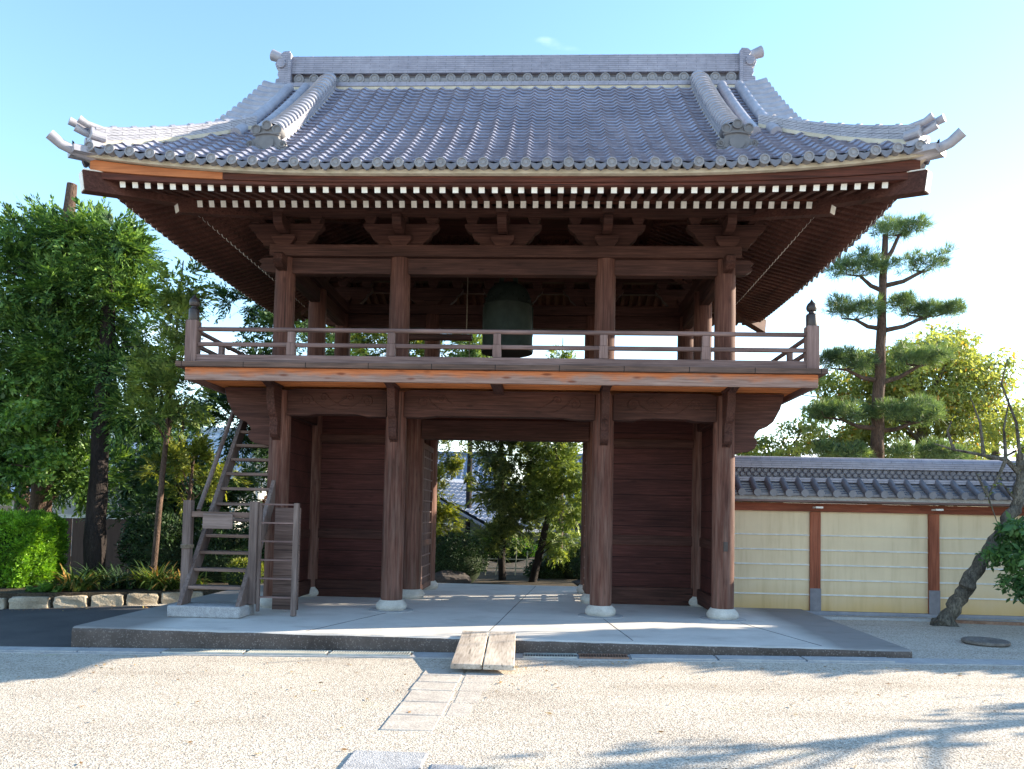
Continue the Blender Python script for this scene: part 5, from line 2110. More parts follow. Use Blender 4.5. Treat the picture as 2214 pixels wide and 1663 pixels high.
def conifer(name, label, pts, radii, clumps, mat, seed, sprays=260, per=10, length=0.34, leaf=(0.12, 0.040), bark=None, droop=0.3, limb=0.03, group=None, up=0.1, per_limb=2):
    t = tree(name, label, pts[0], group=group)
    mb = MB()
    trunk_mesh(mb, pts, radii, seed)
    limbs(mb, pts, radii, clumps, seed + 1, limb, per_limb)
    under(mb.build("trunk", bark or BARK, smooth=True), t)
    under(leaves("crown", *frond_cloud(seed, clumps, sprays, per, length, leaf, droop, up), mat, None), t)
    return t


def broadleaf(name, label, pts, radii, clumps, mat, seed, count=3000, leaf=(0.10, 0.045), bark=None, limb=0.03, lobes=12, hang=0.35, lob=0.42, cat="tree", group=None, per_limb=3):
    t = tree(name, label, pts[0], cat, group)
    mb = MB()
    trunk_mesh(mb, pts, radii, seed)
    limbs(mb, pts, radii, clumps, seed + 1, limb, per_limb)
    under(mb.build("trunk", bark or BARK, smooth=True), t)
    under(leaves("crown", *leaf_cloud(seed, clumps, count, leaf, lobes, hang, lob), mat, None), t)
    return t


# ---- left: tall cypress with a sawn-off top, dark cedar, slim young conifer, firs behind
t1 = [(-9.95, 4.0, -0.1), (-9.85, 4.0, 3.0), (-9.7, 4.0, 6.2), (-9.58, 4.0, 8.40)]
T = conifer("cypress_tree", "big dense green cypress at far left with a sawn-off bare top", t1, [0.23, 0.19, 0.14, 0.10],
        [((-9.9, 4.2, 7.25), (1.25, 1.1, 0.65), 1.5), ((-8.75, 4.0, 7.0), (0.75, 0.8, 0.75), 1.0), ((-10.7, 4.0, 6.2), (1.2, 1.1, 1.0), 1.4), ((-9.4, 3.8, 6.0), (1.0, 1.0, 0.8), 1.3),
         ((-8.5, 3.9, 5.9), (0.65, 0.8, 0.7), 0.9), ((-10.2, 3.7, 4.9), (1.25, 1.1, 0.75), 1.4), ((-9.25, 3.7, 4.55), (0.75, 0.8, 0.6), 0.9), ((-10.3, 3.8, 3.7), (1.1, 0.9, 0.6), 1.0), ((-9.2, 3.8, 3.5), (0.6, 0.7, 0.45), 0.6), ((-10.4, 4.3, 2.6), (1.1, 0.8, 0.5), 1.0), ((-9.4, 4.6, 2.2), (0.9, 0.7, 0.5), 0.8), ((-11.6, 4.2, 5.0), (1.0, 0.9, 1.0), 0.9)],
        L_CYP, 21, sprays=540, per=16, length=0.50, leaf=(0.12, 0.036), limb=0.04, droop=0.35, up=0.2)
under(MB().tube([(-9.58, 4.0, 8.39), (-9.578, 4.0, 8.405)], 0.098, 12).build("cut_end", CUTWOOD), T)
t2 = [(-8.42, 3.5, -0.1), (-8.42, 3.5, 2.6), (-8.36, 3.5, 5.6), (-8.3, 3.5, 7.0)]
conifer("cedar_tree", "straight dark-trunked cedar between the cypress and the slim young conifer", t2, [0.215, 0.17, 0.13, 0.06],
        [((-8.25, 3.6, 6.5), (0.55, 0.6, 0.7), 0.8), ((-7.95, 3.5, 4.45), (0.5, 0.5, 0.5), 0.5), ((-8.7, 3.5, 3.9), (0.45, 0.5, 0.4), 0.35), ((-7.75, 3.5, 3.5), (0.5, 0.5, 0.45), 0.45), ((-7.6, 3.6, 4.9), (0.35, 0.4, 0.35), 0.25)],
        L_CYP, 22, sprays=480, per=15, length=0.42, leaf=(0.11, 0.032), bark=BARKD, limb=0.022, droop=0.4)
t3 = [(-6.98, 3.1, -0.1), (-6.86, 3.1, 2.2), (-6.72, 3.1, 4.6), (-6.62, 3.1, 6.45)]
conifer("young_conifer", "slim sparse young conifer with yellow-green tips left of the stair", t3, [0.062, 0.052, 0.036, 0.010],
        [((-6.64, 3.1, 5.95), (0.22, 0.22, 0.55), 0.4), ((-6.68, 3.1, 5.2), (0.40, 0.4, 0.5), 0.5), ((-6.75, 3.1, 4.5), (0.60, 0.5, 0.45), 0.55), ((-7.05, 3.1, 4.1), (0.55, 0.5, 0.4), 0.45), ((-6.5, 3.1, 3.7), (0.6, 0.5, 0.4), 0.45), ((-6.95, 3.1, 3.3), (0.6, 0.5, 0.35), 0.35)],
        L_YOUNG, 23, sprays=340, per=12, length=0.42, leaf=(0.13, 0.036), limb=0.014, droop=0.15, up=0.35, per_limb=3)
conifer("yellow_conifer", "low yellow-green feathery conifer on a thin trunk in front of the pale house", [(-6.75, 3.9, -0.1), (-6.7, 3.9, 1.4), (-6.62, 3.9, 2.7)], [0.06, 0.05, 0.015],
        [((-6.55, 3.9, 2.55), (0.65, 0.55, 0.28), 0.8), ((-7.2, 3.9, 2.35), (0.55, 0.5, 0.25), 0.5), ((-6.1, 4.0, 2.2), (0.5, 0.5, 0.25), 0.5), ((-6.7, 3.8, 1.85), (0.55, 0.5, 0.2), 0.35)],
        L_YEL, 24, sprays=190, per=10, length=0.32, leaf=(0.10, 0.030), limb=0.014, droop=0.15, up=0.3)
conifer("fir_tree", "dark green conifer rising behind the left end of the balcony", [(-6.1, 7.2, -0.2), (-6.1, 7.2, 4.0), (-6.1, 7.2, 7.6)], [0.17, 0.13, 0.03],
        [((-6.1, 7.2, 6.7), (0.7, 0.7, 0.7), 0.9), ((-6.9, 7.2, 6.75), (0.8, 0.5, 0.22), 0.35), ((-5.7, 7.2, 5.7), (1.2, 0.9, 0.8), 1.2), ((-6.2, 7.2, 4.5), (1.1, 1.0, 0.7), 1.1), ((-6.9, 7.0, 3.7), (1.0, 0.9, 0.6), 0.9), ((-5.7, 7.0, 3.2), (1.1, 0.9, 0.6), 0.9)],
        L_FIR, 25, sprays=380, per=14, length=0.45, leaf=(0.13, 0.04), limb=0.03, droop=0.3)
conifer("fir_tree", "dark low-boughed evergreen standing behind the slim conifer and cedar", [(-8.1, 6.2, -0.2), (-8.1, 6.2, 2.0), (-8.0, 6.2, 3.6)], [0.12, 0.1, 0.03],
        [((-8.0, 6.2, 2.2), (1.3, 0.9, 0.5), 0.9), ((-8.3, 6.1, 1.3), (1.5, 0.9, 0.6), 1.1), ((-7.0, 6.0, 1.4), (0.9, 0.8, 0.6), 0.8)],
        L_FIR, 26, sprays=400, per=13, length=0.42, leaf=(0.13, 0.04), limb=0.025)
conifer("fir_tree", "broad dark evergreen filling the gap behind the upper stair", [(-5.6, 9.4, -0.2), (-5.6, 9.4, 2.0), (-5.6, 9.4, 4.2)], [0.12, 0.1, 0.03],
        [((-5.6, 9.4, 3.4), (1.2, 0.9, 0.6), 1.0), ((-6.4, 9.4, 2.4), (1.4, 0.9, 0.6), 1.1), ((-5.0, 9.3, 1.9), (1.3, 0.9, 0.6), 1.0), ((-6.0, 9.2, 1.0), (1.5, 0.8, 0.5), 1.0)],
        L_FIR, 27, sprays=400, per=12, length=0.45, leaf=(0.15, 0.05), limb=0.025)
conifer("fir_tree", "dark evergreen behind the slim conifer, left of the pale house roof", [(-9.6, 8.6, -0.2), (-9.6, 8.6, 2.0), (-9.5, 8.6, 4.4)], [0.12, 0.1, 0.03],
        [((-9.6, 8.6, 3.5), (0.9, 0.8, 0.6), 0.8), ((-10.0, 8.6, 2.5), (1.2, 0.9, 0.6), 1.0), ((-9.0, 8.4, 1.6), (1.2, 0.8, 0.5), 0.9)],
        L_FIR, 28, sprays=380, per=12, length=0.45, leaf=(0.15, 0.05), limb=0.025)
broadleaf("camellia_tree", "glossy light-green broadleaf tree at the left edge above the clipped hedge", [(-10.9, 2.9, -0.1), (-10.7, 2.9, 1.8), (-10.3, 2.9, 3.2)], [0.10, 0.08, 0.04],
          [((-9.75, 2.8, 3.05), (0.85, 0.6, 0.55), 1.2), ((-9.45, 2.7, 2.35), (0.75, 0.55, 0.4), 1.0), ((-10.2, 2.7, 1.75), (0.6, 0.5, 0.35), 0.8), ((-10.6, 2.8, 3.7), (0.7, 0.6, 0.5), 0.7)],
          L_CAM, 31, count=3400, leaf=(0.10, 0.046), lobes=22)

# ---- clipped bright hedge
hd = tree("clipped_hedge", "bright green clipped box-shaped conifer hedge at the left edge", (-9.6, 2.7, 0), "hedge")
r = np.random.default_rng(41)
n = 9000
u = r.uniform(-1, 1, (n, 3))
ax = r.integers(0, 3, n)
sg = np.where(r.random(n) < 0.5, -1.0, 1.0)
u[np.arange(n), ax] = sg
e = 0.30
q = np.sign(u) * np.minimum(np.abs(u), 1 - e)
dd = unit(u - q + 1e-6 * r.normal(size=u.shape))
P = q * np.array([1.20, 0.66, 0.63]) + dd * e * 0.8 * (0.55 + 0.5 * r.random(n))[:, None]
P *= (1 + 0.05 * np.sin(P[:, [1, 2, 0]] * 9 + 1.3))
P += np.array([-10.0, 2.75, 0.60])
keep = P[:, 2] > -0.03
nrm = np.zeros_like(u)
nrm[np.arange(n), ax] = sg
P, nrm = P[keep], nrm[keep]
n = len(P)
Ps, Ds, Ns = [], [], []
for j in range(6):
    d = unit(nrm * 0.7 + np.array([0, 0, 0.45]) + r.normal(size=(n, 3)) * 0.5)
    Ps.append(P + r.normal(size=(n, 3)) * 0.025)
    Ds.append(d)
    Ns.append(unit(r.normal(size=(n, 3))))
m_ = 6 * n
under(leaves("foliage", np.concatenate(Ps), np.concatenate(Ds), np.concatenate(Ns), 0.07 * (0.6 + 0.8 * r.random(m_)), 0.028 * (0.7 + 0.6 * r.random(m_)), L_HEDGE, None), hd)
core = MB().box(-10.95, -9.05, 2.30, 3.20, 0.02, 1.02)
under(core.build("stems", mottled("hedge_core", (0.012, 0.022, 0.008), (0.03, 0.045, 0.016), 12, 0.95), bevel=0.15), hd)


def strap_plant(label, c, n, L, seed, mat=L_STRAP, w=0.04, name="strap_plant"):
    t = tree(name, label, c, "plant")
    r = np.random.default_rng(seed)
    a = r.random(n) * 2 * np.pi
    mb = MB()
    for i in range(n):
        l_ = L * (0.6 + 0.7 * r.random())
        lean = 0.45 + 0.75 * r.random()
        bx_, by_ = r.normal(size=2) * 0.12
        ca, sa = math.cos(a[i]), math.sin(a[i])
        pts = []
        for k in range(6):
            s_ = k / 5
            rad_ = l_ * lean * s_
            h = l_ * (1.05 * s_ - 0.80 * lean * s_ * s_)
            pts.append(Vector((bx_ + ca * rad_, by_ + sa * rad_, max(h, 0.01))))
        sd = Vector((-sa, ca, 0))
        vs = []
        for k, p in enumerate(pts):
            ww = w * (1 - (k / 5) ** 2) * 0.5 + 0.001
            vs += [p + sd * ww, p - sd * ww]
        mb.add(vs, [(2 * k, 2 * k + 1, 2 * k + 3, 2 * k + 2) for k in range(5)])
    o = mb.build("leaves", mat)
    o.parent = t
    return t


for i_, (lb, c_, n_, L_, mt_, w_, nm_) in enumerate((
        ("strap-leaved plant with brown and yellow tips beside the clipped hedge", (-7.85, 2.05, -0.06), 135, 0.63, L_STRAP, 0.045, "strap_plant"),
        ("green strap-leaved clump at the foot of the slim young conifer", (-6.75, 2.75, -0.06), 165, 0.63, L_STRAP, 0.04, "strap_plant"),
        ("small strap-leaved tuft close behind the wooden stair", (-6.15, 2.95, -0.06), 120, 0.54, L_STRAP, 0.04, "strap_plant"),
        ("dark low strap-leaved clump in the shade of the cedar", (-7.35, 2.55, -0.06), 135, 0.60, L_SHRUB, 0.04, "strap_plant"),
        ("dark strap-leaved clump behind the tilted pale kerb stone", (-7.0, 3.2, -0.06), 120, 0.66, L_SHRUB, 0.04, "strap_plant"),
        ("dark strap-leaved clump between the cedar trunk and the hedge", (-8.0, 2.9, -0.06), 120, 0.66, L_SHRUB, 0.045, "strap_plant"),
        ("pale green strap-leaved tuft at the kerb right of the slim conifer", (-6.40, 2.55, -0.06), 105, 0.48, L_STRAP, 0.04, "strap_plant"),
        ("broad glossy leaved plant right below the hedge corner", (-8.22, 1.75, -0.06), 34, 0.30, L_CAM, 0.12, "leafy_plant"))):
    strap_plant(lb, c_, n_, L_, 51 + i_, mt_, w_, nm_)


def shrub(label, c, rr, mat, seed, count=2600, leaf=(0.055, 0.028), name="round_shrub", lobes=60):
    """dense shrub: leaves over the surface of a bumpy ellipsoid with a dark twiggy core"""
    t = tree(name, label, c, "shrub")
    r = np.random.default_rng(seed)
    d = unit(r.normal(size=(count, 3)))
    d[:, 2] = np.where(d[:, 2] < -0.3, -d[:, 2], d[:, 2])
    bump_ = 1 + 0.06 * np.sin(d[:, 0] * 7 + seed) * np.sin(d[:, 1] * 6) + 0.05 * np.sin(d[:, 2] * 9)
    P = d * np.array(rr) * (bump_ * (0.88 + 0.14 * r.random(count)))[:, None]
    Ds = unit(d + r.normal(size=(count, 3)) * 0.7)
    leaves("foliage", P, Ds, unit(r.normal(size=(count, 3)) + d * 0.8), leaf[0] * (0.6 + 0.8 * r.random(count)), leaf[1] * (0.7 + 0.6 * r.random(count)), mat, t)
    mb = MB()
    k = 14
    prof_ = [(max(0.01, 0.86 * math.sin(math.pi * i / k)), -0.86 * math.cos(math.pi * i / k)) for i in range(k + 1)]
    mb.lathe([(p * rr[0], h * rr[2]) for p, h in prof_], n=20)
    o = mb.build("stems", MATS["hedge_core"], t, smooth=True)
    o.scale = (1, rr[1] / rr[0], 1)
    return t


shrub("dark rounded shrub between the cedar trunk and the slim conifer", (-7.5, 4.4, 0.45), (0.8, 0.6, 0.85), L_SHRUB, 61, 4200, (0.09, 0.04))
shrub("dark shrub in the shade just left of the stair", (-6.3, 4.6, 0.35), (0.75, 0.6, 0.7), L_SHRUB, 62, 3600, (0.09, 0.04))
shrub("leafy green shrub seen between the stair treads", (-5.6, 5.4, 0.30), (0.9, 0.6, 0.75), L_BUSH, 63, 3800, (0.09, 0.04))
shrub("small yellow-green shrub seen low between the stair treads", (-5.3, 3.6, 0.12), (0.45, 0.35, 0.35), L_YEL, 64, 1300, (0.07, 0.03))
shrub("red-leaved shrub glimpsed between the upper stair treads", (-6.1, 7.6, 1.25), (0.6, 0.45, 0.55), L_RED, 65, 1500, (0.08, 0.04))

# ---- right: tiered pine behind the wall
pt = [(7.50, 4.5, -0.2), (7.58, 4.5, 2.9), (7.66, 4.5, 5.2), (7.76, 4.5, 7.55)]
pine = tree("cloud_pine", "tall pine pruned into flat tiers behind the ochre wall", pt[0])
mb = MB()
trunk_mesh(mb, pt, [0.155, 0.135, 0.105, 0.055], 71, sub=8, wob=0.2)
PADS = [((8.05, 4.5, 7.72), (0.52, 0.45, 0.24), 6.95), ((7.35, 4.5, 7.10), (0.2, 0.3, 0.12), 6.9), ((7.22, 4.5, 6.86), (0.56, 0.45, 0.25), 6.35), ((8.50, 4.4, 6.92), (0.40, 0.36, 0.24), 6.45),
        ((7.12, 4.5, 5.92), (0.56, 0.45, 0.24), 5.55), ((8.55, 4.4, 5.98), (0.80, 0.5, 0.26), 5.5), ((6.90, 4.4, 4.84), (0.64, 0.5, 0.25), 4.45), ((8.42, 4.4, 4.92), (0.58, 0.45, 0.22), 4.4),
        ((6.75, 4.3, 3.78), (0.72, 0.5, 0.24), 3.45), ((8.25, 4.3, 3.75), (0.72, 0.5, 0.26), 3.4), ((6.72, 4.1, 2.92), (0.62, 0.5, 0.2), 2.7), ((8.50, 4.1, 2.88), (0.8, 0.5, 0.2), 2.65)]
for (c, rr, zt) in PADS:
    zz = zt
    k = min(range(len(pt) - 1), key=lambda i: 0 if pt[i][2] <= zz <= pt[i + 1][2] else 1)
    f_ = max(0, min(1, (zz - pt[k][2]) / (pt[k + 1][2] - pt[k][2])))
    b = Vector(pt[k]).lerp(Vector(pt[k + 1]), f_)
    tgt = Vector(c) - Vector((0, 0, rr[2] * 0.7))
    mid = b.lerp(tgt, 0.5) - Vector((0, 0, 0.06))
    mb.tube([b, mid, tgt], [0.055, 0.045, 0.03], 8)
    for dx in (-0.6, -0.2, 0.3, 0.65):
        mb.tube([tgt - Vector((0, 0, 0.02)), tgt + Vector((dx * rr[0] * 0.6, 0.15, 0.05)), tgt + Vector((dx * rr[0], dx * 0.3, 0.14))], [0.022, 0.015, 0.006], 6)
under(mb.build("trunk", BARKG if False else BARK, smooth=True), pine)
for pi_, (c, rr, zt) in enumerate(PADS):
    r = np.random.default_rng(700 + pi_)
    rr = tuple(q_ * 0.9 for q_ in rr)
    nt_ = int(285 * rr[0] * rr[1] / 0.25)
    nl = 7
    lob = np.stack([np.linspace(-0.8, 0.8, nl) + r.normal(size=nl) * 0.12, r.uniform(-0.7, 0.7, nl), r.uniform(-0.35, 0.5, nl)], axis=1) * np.array(rr)
    lr = np.array([0.26, 0.26, 0.16]) * (0.75 + 0.5 * r.random((nl, 1)))
    pk = r.integers(0, nl, nt_)
    off, od = blob(r, nt_, (1, 1, 1), 0.5)
    tips = np.array(c) + lob[pk] + off * lr[pk]
    per = 18
    P = np.repeat(tips, per, axis=0)
    dirs = unit(np.repeat(od * 0.55 + np.array([0, 0, 0.55]), per, axis=0) + r.normal(size=(nt_ * per, 3)) * 0.6)
    o = leaves("needle_pad", P, dirs, unit(r.normal(size=(nt_ * per, 3))), 0.17 * (0.6 + 0.6 * r.random(nt_ * per)), 0.010, L_PINE, None)
    under(o, pine)

# ---- yellowing broadleaf trees behind the wall
broadleaf("autumn_tree", "large yellow-green broadleaf tree with orange leaves behind the pine", [(10.1, 7.8, -0.2), (10.0, 7.8, 2.5), (10.1, 7.8, 4.5)], [0.22, 0.18, 0.09],
          [((10.2, 7.6, 5.75), (1.3, 1.0, 0.7), 1.2), ((10.1, 7.6, 4.9), (1.8, 1.2, 0.9), 1.6), ((7.7, 7.6, 4.5), (0.8, 0.9, 0.6), 0.6), ((9.0, 7.6, 5.0), (1.1, 1.0, 0.75), 1.0), ((11.2, 7.6, 5.2), (0.9, 1.0, 0.75), 0.9), ((9.9, 7.4, 4.2), (1.5, 1.1, 0.7), 1.2), ((8.3, 7.5, 3.9), (1.1, 1.0, 0.7), 0.9), ((11.6, 7.6, 4.0), (1.1, 1.0, 0.8), 0.9),
           ((8.5, 7.3, 3.0), (1.1, 1.0, 0.5), 0.7), ((10.6, 7.3, 3.1), (1.4, 1.0, 0.6), 0.9)],
          L_AUT, 81, count=5200, leaf=(0.095, 0.042), bark=BARKG, limb=0.045, lobes=16, hang=0.8, per_limb=4)
broadleaf("autumn_tree", "thin low yellowing tree between the balcony bracket and the pine", [(6.3, 7.2, -0.2), (6.4, 7.2, 2.0), (6.6, 7.2, 3.2)], [0.10, 0.08, 0.03],
          [((6.3, 7.2, 3.15), (1.0, 0.8, 0.42), 0.9), ((7.2, 7.2, 3.5), (0.8, 0.7, 0.5), 0.8), ((5.7, 7.2, 2.7), (0.7, 0.7, 0.35), 0.6)],
          L_AUT, 82, count=2600, leaf=(0.095, 0.042), bark=BARKG, limb=0.025, lobes=14, hang=0.7, per_limb=4)
# trees past the right edge that shade the gravel
broadleaf("shade_tree", "leafy tree on the gravel just past the right edge, shading the wall end", [(12.4, 0.9, -0.1), (12.4, 0.9, 2.0), (12.5, 0.9, 4.0)], [0.16, 0.13, 0.06],
          [((12.5, 0.2, 2.2), (1.0, 1.1, 0.8), 1.6), ((12.4, 1.0, 3.1), (1.0, 1.1, 0.8), 1.6), ((12.4, 1.6, 4.2), (0.9, 0.6, 0.55), 1.0), ((12.3, 0.2, 1.1), (1.1, 1.3, 0.7), 1.2), ((12.6, 1.9, 3.0), (0.9, 0.6, 0.8), 1.0)],
          L_BUSH, 83, count=6500, leaf=(0.15, 0.09), limb=0.04, lobes=40)
broadleaf("shade_tree", "second leafy tree past the right edge, nearer the viewer", [(12.2, -2.6, -0.1), (12.2, -2.6, 2.0), (12.2, -2.6, 3.8)], [0.16, 0.13, 0.06],
          [((12.1, -2.6, 3.2), (1.0, 0.8, 0.5), 0.7), ((12.0, -2.8, 4.5), (0.9, 0.7, 0.5), 0.8), ((12.0, -3.6, 3.9), (1.0, 0.8, 0.7), 0.9)],
          L_BUSH, 84, count=240, leaf=(0.15, 0.09), limb=0.04, lobes=18)

# ---- leaning plum tree and the bush in front of it
pm_ = tree("leaning_tree", "old tree with rough lichen-patched trunk leaning right in front of the ochre wall", (6.93, 0.55, zg(6)))
mb = MB()
pts = [(6.93, 0.55, -0.14), (7.08, 0.55, 0.16), (7.32, 0.55, 0.55), (7.55, 0.55, 0.95), (7.84, 0.55, 1.40), (8.06, 0.55, 1.80), (8.16, 0.55, 2.35), (8.10, 0.5, 2.62)]
trunk_mesh(mb, pts, [0.16, 0.105, 0.115, 0.095, 0.098, 0.085, 0.070, 0.05], 91, n=16, sub=6, wob=0.3)
for p, q, w in (((6.72, 0.45, -0.12), (6.98, 0.55, 0.0), 0.07), ((7.12, 0.40, -0.12), (7.02, 0.55, 0.02), 0.07)):
    mb.tube([p, q], [0.03, w], 8)
TW = [[(8.14, 0.55, 2.30), (7.9, 0.52, 2.52), (7.55, 0.5, 2.58), (7.1, 0.5, 2.66), (6.8, 0.5, 2.75)], [(7.9, 0.52, 2.52), (7.75, 0.5, 2.2), (7.6, 0.48, 1.95), (7.72, 0.46, 1.55)],
      [(7.9, 0.52, 2.5), (7.86, 0.5, 3.0), (7.95, 0.5, 3.5)], [(7.55, 0.5, 2.58), (7.5, 0.5, 3.1), (7.35, 0.5, 3.5)], [(8.1, 0.5, 2.6), (8.05, 0.5, 3.1), (7.8, 0.45, 3.7), (7.9, 0.45, 4.1)],
      [(8.1, 0.55, 1.9), (7.95, 0.5, 1.98), (7.82, 0.45, 2.12), (7.7, 0.42, 2.1)], [(7.1, 0.5, 2.66), (7.0, 0.5, 2.95), (7.1, 0.5, 3.2)], [(8.15, 0.55, 2.2), (8.5, 0.5, 2.7), (8.9, 0.4, 3.2), (9.2, 0.4, 4.0)],
      [(7.6, 0.48, 1.95), (7.48, 0.45, 2.15), (7.4, 0.45, 2.3)], [(8.5, 0.5, 2.7), (8.4, 0.5, 3.3), (8.45, 0.5, 3.8)]]
for tw in TW:
    mb.tube(tw, [0.030 - 0.024 * i / (len(tw) - 1) for i in range(len(tw))] if tw is not TW[0] else [0.05, 0.036, 0.026, 0.017, 0.008], 7)
under(mb.build("trunk", BARKG, smooth=True), pm_)
r = np.random.default_rng(92)
Lp = []
for tw in TW:
    for _ in range(9):
        k = r.integers(0, len(tw) - 1)
        f_ = r.random()
        Lp.append(np.array(tw[k]) * (1 - f_) + np.array(tw[k + 1]) * f_)
Lp = np.array(Lp)
under(leaves("sparse_leaves", Lp, r.normal(size=Lp.shape), r.normal(size=Lp.shape), 0.07, 0.035, L_YEL, None), pm_)
broadleaf("hanging_bush", "dense fresh green bush hanging in at the right edge before the leaning tree", [(8.5, -0.3, -0.1), (8.3, -0.3, 0.8), (8.0, -0.3, 1.3)], [0.05, 0.04, 0.02],
          [((7.62, -0.3, 1.45), (0.34, 0.35, 0.22), 0.8), ((7.60, -0.3, 1.05), (0.42, 0.4, 0.28), 1.2), ((7.78, -0.3, 0.70), (0.40, 0.35, 0.26), 0.9), ((8.1, -0.3, 1.2), (0.5, 0.45, 0.4), 1.2)],
          L_BUSH, 93, count=1700, leaf=(0.075, 0.034), bark=BARKD, limb=0.012, lobes=22, cat="bush")

# ---- garden behind the gate
conifer("garden_conifer", "dark grey-green conifer standing in the middle of the gateway view", [(-0.36, 8.0, -0.35), (-0.42, 8.0, 1.5), (-0.48, 8.0, 4.4)], [0.10, 0.085, 0.03],
        [((-0.35, 8.0, 3.9), (0.75, 0.7, 0.5), 0.9), ((-0.30, 8.0, 3.1), (0.85, 0.7, 0.5), 1.0), ((-0.35, 8.0, 2.2), (0.80, 0.7, 0.5), 0.9), ((-0.05, 8.0, 1.35), (0.65, 0.6, 0.45), 0.7), ((-0.55, 7.8, 0.85), (0.5, 0.5, 0.3), 0.35)],
        L_GARD, 101, sprays=540, per=12, length=0.34, leaf=(0.12, 0.036), bark=BARKD, limb=0.018, droop=0.3)
conifer("garden_conifer", "brighter olive-green conifer with leaning trunk at the right of the gateway view", [(0.38, 7.5, -0.35), (0.62, 7.5, 0.7), (0.90, 7.5, 2.0), (1.0, 7.5, 4.2)], [0.11, 0.09, 0.06, 0.02],
        [((1.0, 7.5, 3.6), (0.7, 0.7, 0.5), 0.8), ((1.1, 7.4, 2.7), (0.75, 0.7, 0.45), 1.0), ((0.65, 7.4, 2.15), (0.5, 0.5, 0.3), 0.5), ((1.25, 7.3, 1.8), (0.6, 0.6, 0.35), 0.6), ((1.1, 7.5, 0.95), (0.6, 0.5, 0.35), 0.5)],
        L_YOUNG, 102, sprays=520, per=12, length=0.32, leaf=(0.11, 0.034), bark=BARKD, limb=0.018, droop=0.25)
shrub("large dark clipped round shrub in the left of the gateway", (-1.32, 6.0, 0.35), (0.72, 0.6, 0.66), L_SHRUB, 103, 6500, (0.05, 0.024))
shrub("dark clipped shrub at the right side of the gateway", (1.95, 6.0, 0.28), (0.62, 0.5, 0.58), L_SHRUB, 104, 4200, (0.05, 0.024))
conifer("bamboo_like_tree", "bright yellow-green feathery tree at the left edge of the gateway view", [(-2.35, 8.6, -0.3), (-2.3, 8.6, 1.5), (-2.2, 8.6, 3.4)], [0.06, 0.05, 0.02],
        [((-2.15, 8.6, 2.0), (0.5, 0.5, 0.5), 0.7), ((-2.05, 8.6, 1.3), (0.5, 0.5, 0.45), 0.7), ((-1.95, 8.5, 3.3), (0.5, 0.5, 0.5), 0.4), ((-1.7, 8.5, 2.55), (0.4, 0.4, 0.18), 0.2)],
        L_YEL, 105, sprays=420, per=10, length=0.3, leaf=(0.10, 0.034), limb=0.012)
shrub("low bright green hedge bush beyond the garden conifers", (-0.45, 10.6, 0.45), (1.0, 0.5, 0.42), L_HEDGE, 106, 2400, (0.08, 0.035))
shrub("yellow-green shrub near the bamboo fence at right", (1.6, 8.7, 0.2), (0.5, 0.45, 0.5), L_YEL, 107, 1500, (0.08, 0.03))
shrub("dark ground shrub under the leaning garden conifer", (0.9, 9.0, -0.1), (0.7, 0.5, 0.45), L_SHRUB, 108, 1800, (0.08, 0.035))
# taller trees further back, seen through the upper storey
for k, (lb, x, y, z, rx, m_, sd_) in enumerate((("sunlit yellow-green tree filling the left opening of the upper storey", -7.2, 18.0, 9.7, 1.7, L_YEL, 111), ("yellow-green tree right behind the second upper column", -4.9, 18.5, 9.5, 1.4, L_YEL, 112),
                                               ("olive tree crown seen left of the bell", -2.3, 18.0, 8.8, 1.1, L_YOUNG, 113), ("dark tree below the olive crown behind the upper storey", -6.0, 20.0, 8.0, 2.0, L_CYP, 114))):
    conifer("background_tree", lb, [(x, y, -0.3), (x, y, z * 0.5), (x, y, z)], [0.13, 0.10, 0.03],
            [((x, y, z - 0.7), (rx * 0.75, rx * 0.7, 0.7), 0.8), ((x + 0.2, y, z - 1.9), (rx, rx * 0.8, 0.9), 1.0), ((x - 0.2, y, z - 3.3), (rx * 1.1, rx * 0.8, 0.9), 1.0)],
            m_, sd_, sprays=420, per=10, length=0.5, leaf=(0.18, 0.06), limb=0.035, group="taller trees behind the gate", bark=BARKD)
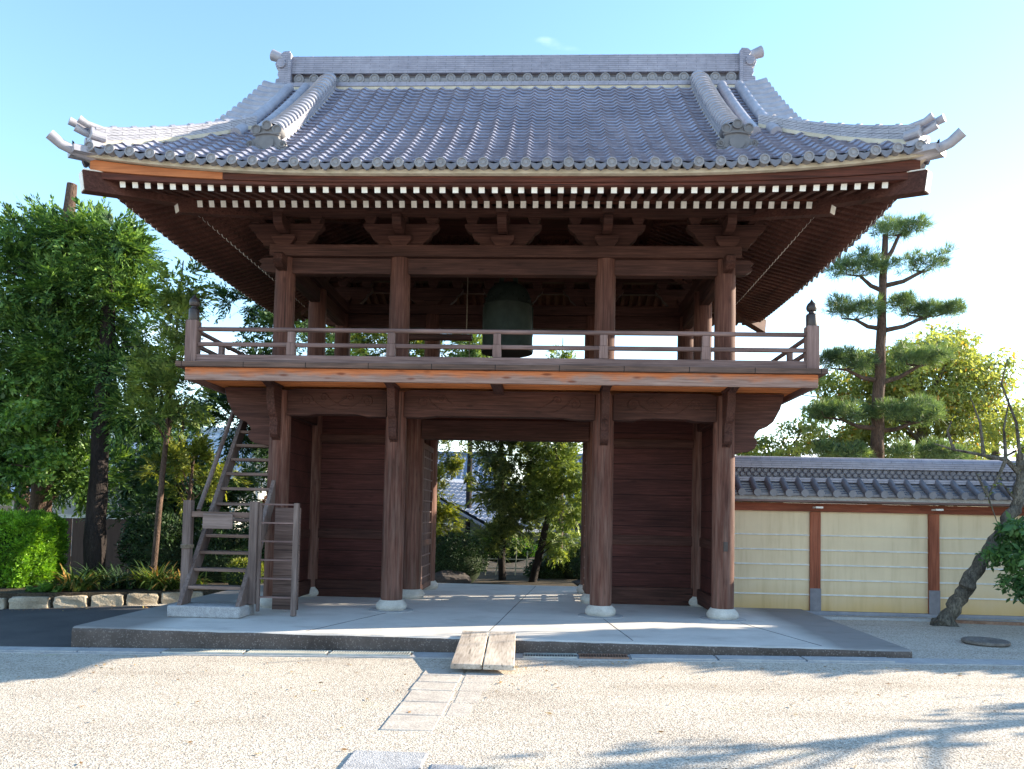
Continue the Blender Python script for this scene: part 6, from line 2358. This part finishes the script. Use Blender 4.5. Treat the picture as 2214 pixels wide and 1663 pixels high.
conifer("spire_conifer", "small pointed conifer top seen right of the bell above the balcony rail", [(1.2, 16, -0.3), (1.2, 16, 5), (1.2, 16, 7.95)], [0.14, 0.09, 0.01],
        [((1.2, 16, 7.45), (0.18, 0.18, 0.35), 0.3), ((1.2, 16, 6.9), (0.42, 0.4, 0.4), 0.6), ((1.2, 16, 6.1), (0.6, 0.6, 0.5), 0.7), ((1.2, 16, 5.2), (0.8, 0.7, 0.5), 0.7)],
        L_YOUNG, 115, sprays=150, per=10, length=0.3, leaf=(0.12, 0.035), droop=0.1, up=0.4)
# dark evergreen backdrop at far left and far right
for k, (lb, x, y, z, rx, m_, sd_) in enumerate((("dark evergreen behind the cypress at far left", -13.5, 8.5, 5.5, 1.9, L_FIR, 121), ("dark evergreen left of the pale house", -11.5, 11.5, 4.2, 1.5, L_FIR, 122),
                                               ("green tree beyond the wall far right", 14.5, 12.5, 5.0, 2.2, L_YOUNG, 123), ("low green tree behind the wall between pine and gate", 6.2, 12.0, 3.6, 1.6, L_YOUNG, 124))):
    conifer("distant_tree", lb, [(x, y, -0.3), (x, y, z * 0.5), (x, y, z)], [0.2, 0.15, 0.04],
            [((x, y, z - 0.8), (rx * 0.7, rx * 0.7, 0.8), 0.8), ((x + 0.3, y, z - 2.0), (rx, rx * 0.8, 0.9), 1.0), ((x - 0.2, y, z - 3.2), (rx * 1.1, rx * 0.8, 0.8), 0.9)],
            m_, sd_, sprays=230, per=9, length=0.5, leaf=(0.20, 0.07), limb=0.035, group="trees in the background")

# ---- scattered fallen leaves
r = np.random.default_rng(140)
n = 420
P = np.zeros((n, 3))
P[:, 0] = r.uniform(-6.5, 7.5, n)
P[:, 1] = np.where(r.random(n) < 0.55, -2.9 - np.abs(r.normal(size=n)) * 1.2, r.uniform(-8.5, -2.9, n))
m_ = r.random(n) < 0.35
P[m_, 0] = r.uniform(-10, -5.3, m_.sum())
P[m_, 1] = 1.1 + (P[m_, 0] + 9.4) * 0.37 - 0.22 - np.abs(r.normal(size=m_.sum())) * 0.25
P[:, 2] = [zg(x) + 0.012 for x in P[:, 0]]
D_ = unit(np.concatenate([r.normal(size=(n, 2)), np.full((n, 1), 0.05)], axis=1))
tag(leaves("fallen_leaves", P, D_, unit(r.normal(size=(n, 3)) * 0.25 + np.array([0, 0, 1.0])), 0.05 * (0.6 + 0.8 * r.random(n)), 0.024, L_LITTER, None), kind='stuff')
